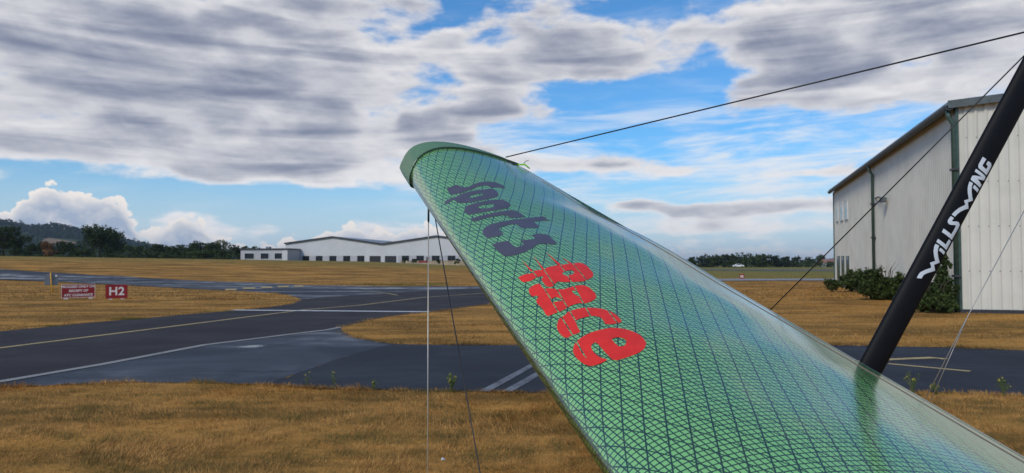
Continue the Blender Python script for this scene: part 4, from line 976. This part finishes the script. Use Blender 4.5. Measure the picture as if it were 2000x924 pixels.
x, y = (SIGNS[3][0] + SIGNS[4][0]) / 2, SIGNS[3][1]
s2 = empty('location_sign', (x, y, 0), 'square red sign reading H2 in large white characters on the dry grass', 'sign', rz=facing(x, y) + .04)
b = sign_board(s2, 0.90, 0.63, 0.05, M['sign_red'])
me = text_mesh('H2', .52, 0, 1.05, .012); o = link_obj('lettering', me, M['sign_white'], b); o.location = (0, -.005, .365)
for px_ in (-.25, .25):
    bm = bmesh.new(); bm_box(bm, (px_ - .03, .07, -.2), (px_ + .03, .12, .45)); bm_box(bm, (px_ - .08, .0, -.02), (px_ + .08, .18, .04)); from_bm('leg', bm, M['sign_white'], s2)

x, y = SIGNS[0]
s3 = empty('sign_back', (x, y, 0), 'grey back of a square sign on a yellow post', 'sign', rz=facing(x, y) + .1)
bm = bmesh.new(); bm_box(bm, (-.33, .05, .43), (.33, .08, 1.05)); bmesh.ops.bevel(bm, geom=bm.edges[:], offset=.008, segments=2, affect='EDGES')
b = from_bm('board', bm, M['sign_back'], s3)
bm = bmesh.new(); bm_box(bm, (.18, .03, .90), (.28, .0485, 1.02)); from_bm('sticker', bm, M['sign_white'], b)
tube('post', [(0.06, 0, -.2), (0, 0, .5), (-.05, 0.0, 1.14)], .035, M['post_yellow'], s3, 8)

x, y = SIGNS[5]
s4 = empty('runway_sign', (x, y, 0), 'small far red sign with white marking beyond the field strip on the right', 'sign', rz=facing(x, y))
b = sign_board(s4, 0.48, 0.50, 0.06, M['sign_red'])
me = text_mesh('M', .40, 0, 1.0, .004); o = link_obj('lettering', me, M['sign_white'], b); o.location = (0, -.005, .31)
for px_ in (-.14, .14):
    bm = bmesh.new(); bm_box(bm, (px_ - .025, .07, -.2), (px_ + .025, .11, .45)); from_bm('leg', bm, M['sign_white'], s4)

# ------------------------------------------------------------------ hang glider
def naca(x): return 5 * (.2969 * np.sqrt(x) - .126 * x - .3516 * x ** 2 + .2843 * x ** 3 - .1036 * x ** 4)
L0, L1 = np.array([-0.5044, 3.7, 2.0542]), np.array([0.4162, 0.75, 0.9527])
T0, T1 = np.array([0.0263, 3.8, 2.1602]), np.array([1.6632, 0.85, 0.8024])
SPAN = float(np.linalg.norm(L0 - L1)); SD = (L0 - L1) / SPAN
def wing(s, v, off=0.0):
    """s: 0 tip .. 1 root; v: 0 leading edge .. 1 trailing edge, negative = under surface"""
    s = np.asarray(s, float)[..., None]; v = np.asarray(v, float)[..., None]
    L = L0 + (L1 - L0) * s; T = T0 + (T1 - T0) * s
    ch = T - L; c = np.linalg.norm(ch, axis=-1, keepdims=True)
    n = np.cross(ch, np.broadcast_to(SD, ch.shape)); n = n / np.linalg.norm(n, axis=-1, keepdims=True)
    tt = .27 + (.19 - .27) * s + .25 * np.clip(1 - np.maximum(s, -.05) / .35, 0, 1.2) ** 2
    av = np.abs(v)
    up = naca(av) * tt * (1 - .35 * av) + .042 * 4 * av * (1 - av)
    x = (s - (.12 + .20 * av)) / .03
    up = up + (-.016 * np.exp(-((s - .21) / .05) ** 2) + .010 * np.exp(-((s - .34) / .07) ** 2)) * av ** 4
    up = up + .020 * np.clip((av - .45) / .3, 0, 1) / (1 + np.exp(-x)) * np.clip((.75 - s) / .4, 0, 1) * np.clip((1 - av) / .3, 0, 1)
    up = up + .0022 * np.sin(2 * np.pi * s * 8.2 + .7) * np.sin(np.pi * np.clip(av, 0, 1) ** .7)   # battens lift the cloth
    lo = -naca(av) * tt * .35
    sg = np.where(v >= 0, 1.0, -1.0); off = np.asarray(off, float); off = off[..., None] if off.ndim else off
    return L + ch * av + n * (np.where(v >= 0, up, lo) * c + off * sg) - ch / c * off * np.clip(1 - av / .02, 0, 1)

glider = empty('hang_glider', (0.75, 1.8, 0), 'green hang glider wing with dark lattice and printed lettering filling the foreground', 'hang glider')
def gpart(o):
    o.matrix_parent_inverse = Matrix.Translation((-0.75, -1.8, 0)); return o
def loft(name, S_, V_, fn_, mat, parent, uv=True, close=False):
    A, B = np.meshgrid(S_, V_, indexing='ij'); P = fn_(A, B)
    ni, nj = A.shape
    I = (np.arange(ni - 1)[:, None] * nj + np.arange(nj - 1)[None, :]).ravel()
    o = fast(name, P.reshape(-1, 3), np.stack([I, I + 1, I + nj + 1, I + nj], 1), mat, parent, True)
    if uv:
        seg = np.linalg.norm(np.diff(P, axis=1), axis=2); arc = np.concatenate([np.zeros((ni, 1)), np.cumsum(seg, 1)], 1)
        k0 = int(np.argmin(np.abs(V_))); arc = arc - arc[:, k0:k0 + 1]
        U2 = np.stack([A * SPAN, arc], -1).reshape(-1, 2)
        lay = o.data.uv_layers.new(name='cloth'); idx = np.empty(len(o.data.loops), np.int32); o.data.loops.foreach_get('vertex_index', idx)
        lay.data.foreach_set('uv', U2[idx].ravel().astype(np.float32))
    return o
vv = np.concatenate([-(np.linspace(1, 0, 40, endpoint=False) ** 2.2), np.linspace(0, 1, 90) ** 2.0])
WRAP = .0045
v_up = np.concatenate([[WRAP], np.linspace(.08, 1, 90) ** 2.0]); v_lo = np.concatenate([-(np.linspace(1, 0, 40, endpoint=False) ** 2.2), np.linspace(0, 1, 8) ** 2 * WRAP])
sail = gpart(loft('sail', np.linspace(0, 1, 160), v_up, wing, M['sail'], glider))
tag(gpart(loft('under_surface', np.linspace(0, 1, 160), v_lo, wing, M['sail_under'], glider)), 'under surface with ground reflection and shade painted olive green, wrapping round the leading edge')
tag(sail, 'pale green sail cloth crossed by a fine dark lattice')
# root rib closes the near end
vu = np.linspace(0, 1, 40) ** 2
up_, lo_ = wing(np.full(40, 1.0), vu), wing(np.full(40, 1.0), -vu - 1e-9)
gpart(fast('root_rib', np.concatenate([up_, lo_]), [(i, i + 1, 41 + i, 40 + i) for i in range(39)], M['sail'], glider))
# trailing edge hem, stitching
gpart(loft('trailing_edge_hem', np.linspace(0.02, 1, 120), np.linspace(.988, .999, 3), lambda a_, b_: wing(a_, b_, .0015), M['hem'], glider, False))
st = []
bm = bmesh.new()
for row, w_ in ((.925, .0012),):
    ss = np.linspace(.10, .98, 200)
    P = wing(ss, np.full(200, row), .0008)
    bm_tube(bm, [tuple(q) for q in P], w_, 4)
gpart(from_bm('stitching', bm, M['stitch'], glider))
# wing tip cover: flares out past the end of the sail
wv = np.concatenate([-(np.linspace(1, 0, 30, endpoint=False) ** 2), np.linspace(0, 1, 60) ** 2])
def tipf(w_, v_):
    ext = (1 - np.abs(v_)) ** .75
    s_ = .004 - w_ * (.056 * ext + .050 * np.exp(-np.abs(v_) / .13))
    P = wing(np.maximum(s_, -.2), v_, .010 * np.clip((1 - np.abs(v_)) / .12, .15, 1))
    # round the outer rim down toward the mid plane
    mid = (P + wing(np.maximum(s_, -.2), -v_ - 1e-9, .010)) / 2
    k = np.clip((w_ - .72) / .28, 0, 1)[..., None] ** 2.2
    return P * (1 - .85 * k) + mid * .85 * k
cover = gpart(loft('tip_cover', np.linspace(0, 1, 26), wv, tipf, M['tip_cloth'], glider))
tag(cover, 'rounded green cloth cover flaring past the wing tip')
# dark green strip painted in for the shadow gap at the cover lip
lipv = np.linspace(.0, 1, 60) ** 1.6
(fast('lip_gap_shade', np.concatenate([wing(np.full(60, .0055), lipv, .001), wing(np.full(60, .0055), lipv, .0105 * 1.0)]), [(i, i + 1, 61 + i, 60 + i) for i in range(59)], M['green_trim'], cover))
tp = wing(np.array([.02]), np.array([.985]), .01)[0]
bm = bmesh.new()
bm_tube(bm, [tp + np.array([-.02, 0, .005]), tp + np.array([.015, -.01, .004]), tp + np.array([.04, -.02, -.018])], [.004, .005, .003], 6)
gpart(from_bm('tip_strap', bm, M['neon'], glider, True))
gpart(tube('tip_line', [tp + np.array([.01, 0, .01]), tp + np.array([.02, 0, .022]), tp + np.array([.035, 0, .026])], .0015, M['wire_dark'], glider, 5))
gpart(tube('batten_end', [tp + np.array([-.035, 0, .004]), tp + np.array([-.075, .01, .018])], .008, M['wire_dark'], glider, 6))

def on_sail(bm2d, off):
    for v in bm2d.verts:
        v.co = Vector(wing(np.array([v.co.x]), np.array([v.co.y]), off)[0])
    bmesh.ops.recalc_face_normals(bm2d, faces=bm2d.faces[:])
    return bm2d
def glyph(key, mat, label):
    if key == 'spike':
        bm = bmesh.new()
        for pl in GLYPHS[key]:
            bm.faces.new([bm.verts.new((p[0], p[1], 0)) for p in pl])
    else:
        bm = fill(GLYPHS[key])
    if key in 'Race':
        for (a_, b_) in SLITS:
            d = Vector((b_[0] - a_[0], b_[1] - a_[1], 0)).normalized(); nrm = Vector((-d.y, d.x, 0)); hw = .0016
            lim = b_[0] if key != 'spike' else 9
            for s_ in (-1, 1): cut(bm, Vector((a_[0], a_[1], 0)) + nrm * hw * s_, nrm)
            dead = [f for f in bm.faces if abs((f.calc_center_median() - Vector((a_[0], a_[1], 0))).dot(nrm)) < hw and f.calc_center_median().x < b_[0]]
            bmesh.ops.delete(bm, geom=dead, context='FACES')
    grid_cut(bm, .02, .02)
    o = gpart(from_bm('lettering', on_sail(bm, .0009), mat, glider, True))
    tag(o, label)
for k in 'Sport3': glyph(k, M['letter_violet'], 'violet-grey printed character %s on the sail' % k)
for k in 'Race': glyph(k, M['letter_red'], 'red printed letter %s on the sail' % k)
glyph('spike', M['letter_red'], 'thin red speed streaks trailing from the red lettering')

# strut: streamlined black tube with lettering
sb, stp = Vector(STRUT_BASE), Vector(STRUT_TOP); ax = (stp - sb).normalized(); pr = Vector((-ax.z, 0, ax.x)); SLEN = (stp - sb).length
sb = sb + pr * .0079; HW, HT = .0372, .017
def strut_pt(a_, b_, back=False, off=0.0):
    t = max(-1, min(1, b_ / HW)); yy = HT * math.sqrt(max(0, 1 - t * t)) ** 1.1
    return sb + ax * a_ + pr * b_ + Vector((0, (yy + off) * (1 if back else -1), 0))
bm = bmesh.new(); rings = []
for a_ in (-.12, 0, SLEN * .5, SLEN - .02, SLEN):
    ring = []
    for k in range(32):
        t = 2 * math.pi * k / 32; ring.append(bm.verts.new(sb + ax * a_ + pr * HW * math.cos(t) + Vector((0, HT * math.sin(t), 0))))
    rings.append(ring)
for r0, r1 in zip(rings, rings[1:]):
    for k in range(32): bm.faces.new((r0[k], r0[(k + 1) % 32], r1[(k + 1) % 32], r1[k]))
bm.faces.new(rings[0][::-1]); bm.faces.new(rings[-1])
bmesh.ops.recalc_face_normals(bm, faces=bm.faces[:])
strut = gpart(from_bm('strut', bm, M['strut'], glider, True)); tag(strut, 'black streamlined strut rising behind the wing with white lettering')
for pl in STRUT_LETTERS:
    bm = fill([pl]); grid_cut(bm, 0, .004)
    for v in bm.verts:
        a_, b_ = v.co.x, v.co.y - .0079
        v.co = sb + ax * a_ + pr * b_ + Vector((0, -HT * math.sqrt(max(0.0, 1 - (b_ / HW) ** 2)) - .0006, 0))
    bmesh.ops.recalc_face_normals(bm, faces=bm.faces[:])
    from_bm('lettering', bm, M['letter_white'], strut)
gpart(tube('strut_cap', [stp + pr * .0079 - ax * .002, stp + pr * .0079 + ax * .03], [.022, .018], M['wire_dark'], glider, 12))

# wires, keel and control frame
top = stp + pr * .0079 + ax * .02
W = WIRES
gpart(tube('upper_wire', [W['tip'], top], .0030, M['wire_dark'], glider, 6))
gpart(tube('rear_wire', [top, W['keel']], .0022, M['wire_dark'], glider, 6))
gpart(tube('bridle_line', [W['r0'], W['r1'], W['r2']], .0014, M['wire_light'], glider, 6))
gpart(tube('bridle_line', [W['r1'], W['r3']], .0013, M['wire_light'], glider, 6))
gpart(tube('bridle_line', [top, W['r0']], .0014, M['wire_light'], glider, 6))
le1 = np.array(W['le1']); le2 = np.array(W['le2'])
gpart(tube('tie_down_line', [le1 + np.array([.0, 0, .03]), (le1[0], le1[1], 0.0)], .0026, M['wire_light'], glider, 6))
gpart(tube('line_clip', [le1 + np.array([0, 0, .03]), le1 + np.array([0, 0, -.05])], .005, M['wire_dark'], glider, 6))
bd = np.array(W['b1']) - le2; base_l = le2 + bd * (le2[2] - .06) / -bd[2]
gpart(tube('side_wire', [le2 + np.array([0, 0, .03]), base_l], .0026, M['wire_dark'], glider, 6))
base_r = np.array([1.25, 1.35, .06]); apex = np.array([.72, 1.80, 1.02])
gpart(tube('base_bar', [base_l, base_r], .016, M['strut'], glider, 10))
for e in (base_l, base_r): gpart(tube('downtube', [apex, e], .016, M['strut'], glider, 10))
gpart(tube('keel', [np.array([1.06, 2.32, 1.13]), apex, np.array([.45, 1.36, .93])], .021, M['strut'], glider, 12))
gpart(tube('strut_socket', [sb - ax * .12, np.array([1.0, 2.24, 1.11])], .02, M['strut'], glider, 10))
for e in (base_l, base_r): gpart(tube('wheel', [e + np.array([-.03, .03, 0]), e + np.array([.03, -.03, 0])], .06, M['tyre'], glider, 20))
LEp = wing(np.linspace(.03, .98, 30), np.full(30, -.03)) + (wing(np.linspace(.03, .98, 30), np.full(30, .03)) - wing(np.linspace(.03, .98, 30), np.full(30, -.03))) * .42
gpart(tube('leading_edge_tube', [tuple(p) for p in LEp], .012, M['strut'], glider, 8))

# ------------------------------------------------------------------ grass, weeds, small things
PAVED = [P_FAR, P_TAXI, P_OLD, P_NEW]
def unpaved(p):
    k = np.ones(len(p), bool)
    for pl in PAVED: k &= ~inside(p, pl)
    return k
def lat(p, sc, seed):
    """cheap smooth value noise"""
    r_ = np.random.default_rng(seed); g = r_.random((64, 64)); q = p * sc + 1000.0
    i = np.floor(q).astype(int); f = q - i; f = f * f * (3 - 2 * f); a_, b_ = i[:, 0] % 64, i[:, 1] % 64; c_, d_ = (a_ + 1) % 64, (b_ + 1) % 64
    return (g[a_, b_] * (1 - f[:, 0]) + g[c_, b_] * f[:, 0]) * (1 - f[:, 1]) + (g[a_, d_] * (1 - f[:, 0]) + g[c_, d_] * f[:, 0]) * f[:, 1]
def blades(name, p, h, wdt, label):
    n = len(p)
    z = terr(p[:, 0], p[:, 1])
    ang = 2 * math.pi * lat(p, .9, 3) + rng.normal(0, .9, n); lean = rng.uniform(.3, 1.7, n)
    hh = h * rng.uniform(.45, 1.25, n) * (.25 + 1.5 * lat(p, 3.5, 5)) * (.6 + .8 * lat(p, .9, 6))
    yaw = rng.uniform(0, math.pi, n)
    b0 = np.stack([p[:, 0] - np.cos(yaw) * wdt, p[:, 1] - np.sin(yaw) * wdt, z - .005], 1)
    b1 = np.stack([p[:, 0] + np.cos(yaw) * wdt, p[:, 1] + np.sin(yaw) * wdt, z - .005], 1)
    tipp = np.stack([p[:, 0] + np.cos(ang) * hh * lean, p[:, 1] + np.sin(ang) * hh * lean, z + hh * np.clip(1.05 - .42 * lean, .2, 1)], 1)
    v_ = np.stack([b0, b1, tipp], 1).reshape(-1, 3)
    return tag(fast(name, v_, np.arange(3 * n).reshape(-1, 3), M['straw']), label, 'grass', kind='stuff')
def scatter(n, y0, y1, spread=.74, power=1.0):
    u = rng.random(n)
    y = (y0 ** (2 - power) + u * (y1 ** (2 - power) - y0 ** (2 - power))) ** (1 / (2 - power)) if power != 2 else y0 * (y1 / y0) ** u
    x = rng.uniform(-1, 1, n) * (spread * y + .3)
    return np.stack([x, y], 1)
p = scatter(330000, 4.6, 10.6, .76, 1.0); p = p[unpaved(p)]
M['straw'].name = 'straw_blades'
blades('near_grass', p, .046, .0024, 'short dry straw-coloured grass in the foreground')
p = scatter(150000, 13.5, 36, .80, 1.3); p = p[unpaved(p)]
blades('middle_grass', p, .055, .006, 'dry tan grass of the island and field beyond the apron')
p = scatter(110000, 34, 115, .80, 1.7); p = p[unpaved(p)]
blades('far_grass', p, .10, .018, 'dry tan grass on the far bank and field')

def tuft_line(pts, n, spreadw, h, green, name, label):
    pts = [np.array(q) for q in pts]; seg = np.array([np.linalg.norm(b_ - a_) for a_, b_ in zip(pts, pts[1:])]); cum = np.concatenate([[0], np.cumsum(seg)])
    t = rng.uniform(0, cum[-1], n); i = np.clip(np.searchsorted(cum, t) - 1, 0, len(seg) - 1)
    f = (t - cum[i]) / seg[i]; A_ = np.array(pts)[:-1][i]; B_ = np.array(pts)[1:][i]
    q = A_ + (B_ - A_) * f[:, None] + rng.normal(0, spreadw, (n, 2)); return q
q = np.concatenate([tuft_line(NEAR, 9000, .05, .06, 0, '', ''), tuft_line(WEDGE_LOW, 7000, .07, .06, 0, '', ''), tuft_line(WEDGE_UP, 4000, .10, .07, 0, '', ''), tuft_line(ISLAND_LOW, 6000, .12, .07, 0, '', '')])
blades('verge_grass', q, .065, .005, 'ragged dry grass along the edges of the tarmac')
# green tufts
def green_patch(c, r_, n, h, name, label):
    d = rng.normal(size=(n, 2)) * np.array(r_); q_ = np.array(c) + d
    o = blades(name, q_, h, .004 * max(1, c[1] / 12), label); o.data.materials.clear(); o.data.materials.append(M['leaf_weed'])
for c_, r_, n_ in (((-11.35, 22.05), (.26, .10), 700), ((-12.05, 19.6), (.2, .1), 400), ((-10.15, 25.6), (.25, .1), 300), ((-7.2, 57.0), (1.6, .3), 900), ((-10.8, 58.3), (.8, .25), 400)):
    green_patch(c_, r_, n_, .06 if c_[1] < 40 else .16, 'green_grass_patch', 'bright green grass patch on the tarmac verge at %s' % ('the near left island' if c_[1] < 40 else 'the foot of the far bank'))

WL = ['leafy yellow-green weed at the tarmac edge between the two hanging wires', 'small weed at the tarmac edge left of the vertical wire', 'thin tall weed at the tarmac edge, second left of the vertical wire', 'faint thin weed at the tarmac edge, leftmost of the row', 'yellow-flowered weed just right of the strut foot', 'small flowered weed between the strut and the twin bridle lines', 'yellow-flowered weed near the right edge of the picture']
WH = [(.23, 16, .09), (.15, 7, .04), (.24, 4, .05), (.22, 4, .06), (.30, 12, .10), (.16, 9, .07), (.24, 13, .11)]
for (x, y), lab, (h, n, sp) in zip(WEEDS[:7], WL, WH):
    t = empty('weed_plant', (x, y, 0), lab, 'weed', 'weeds along the tarmac edge')
    bm = bmesh.new(); tips = []
    for k in range(n):
        a_ = rng.uniform(0, 6.28); r_ = sp * rng.uniform(.2, 1); e = Vector((r_ * math.cos(a_), r_ * math.sin(a_), h * rng.uniform(.55, 1)))
        bm_tube(bm, [(0, 0, 0), (e.x * .45, e.y * .45, e.z * .6), e], [.0022, .0016, .001], 4); tips.append(e)
    tag(from_bm('stem', bm, M['leaf_weed'], t), kind='stuff')
    cs = np.array([[e.x * f_, e.y * f_, e.z * (.35 + .6 * f_)] for e in tips for f_ in (.5, .8, 1.0)])
    v_, f_ = leaf_cloud(cs, np.full((len(cs), 3), .026), 5, .010); tag(fast('leaves', v_, f_, M['leaf_weed'], t), kind='stuff')
    cs = np.array([[e.x, e.y, e.z] for e in tips[::2]]); v_, f_ = leaf_cloud(cs, np.full((len(cs), 3), .014), 6, .008); tag(fast('flowers', v_, f_, M['flower'], t), kind='stuff')
x, y = WEEDS[7]
bm = bmesh.new()
vs = [bm.verts.new(c) for c in ((-.03, 0, .02), (.0, -.015, .035), (.035, 0, .025), (.02, .02, .05), (-.02, .02, .055), (0, .0, .065))]
for q_ in ((0, 1, 4), (1, 2, 3), (1, 3, 5), (1, 5, 4), (4, 5, 3), (0, 4, 3, 2)): bm.faces.new([vs[i] for i in q_])
o = from_bm('paper_scrap', bm, M['gravel']); o.location = (x, y, -.012); o.scale = (.55, .55, .55); tag(o, 'small crumpled pale scrap lying in the foreground grass', 'litter')

# ------------------------------------------------------------------ haze
bm = bmesh.new(); bm_box(bm, (-9500, -450, -4.0), (9500, 12500, 150.0))
hz = bpy.data.materials.new('haze_air'); hz.use_nodes = True; nt = hz.node_tree
for n in list(nt.nodes):
    if n.type != 'OUTPUT_MATERIAL': nt.nodes.remove(n)
pv = nt.nodes.new('ShaderNodeVolumePrincipled'); pv.inputs['Color'].default_value = (0.62, 0.78, 1.0, 1); pv.inputs['Density'].default_value = 0.0001; pv.inputs['Anisotropy'].default_value = 0.2
nt.links.new(pv.outputs[0], nt.nodes['Material Output'].inputs['Volume'])
tag(from_bm('haze', bm, hz), kind='stuff')
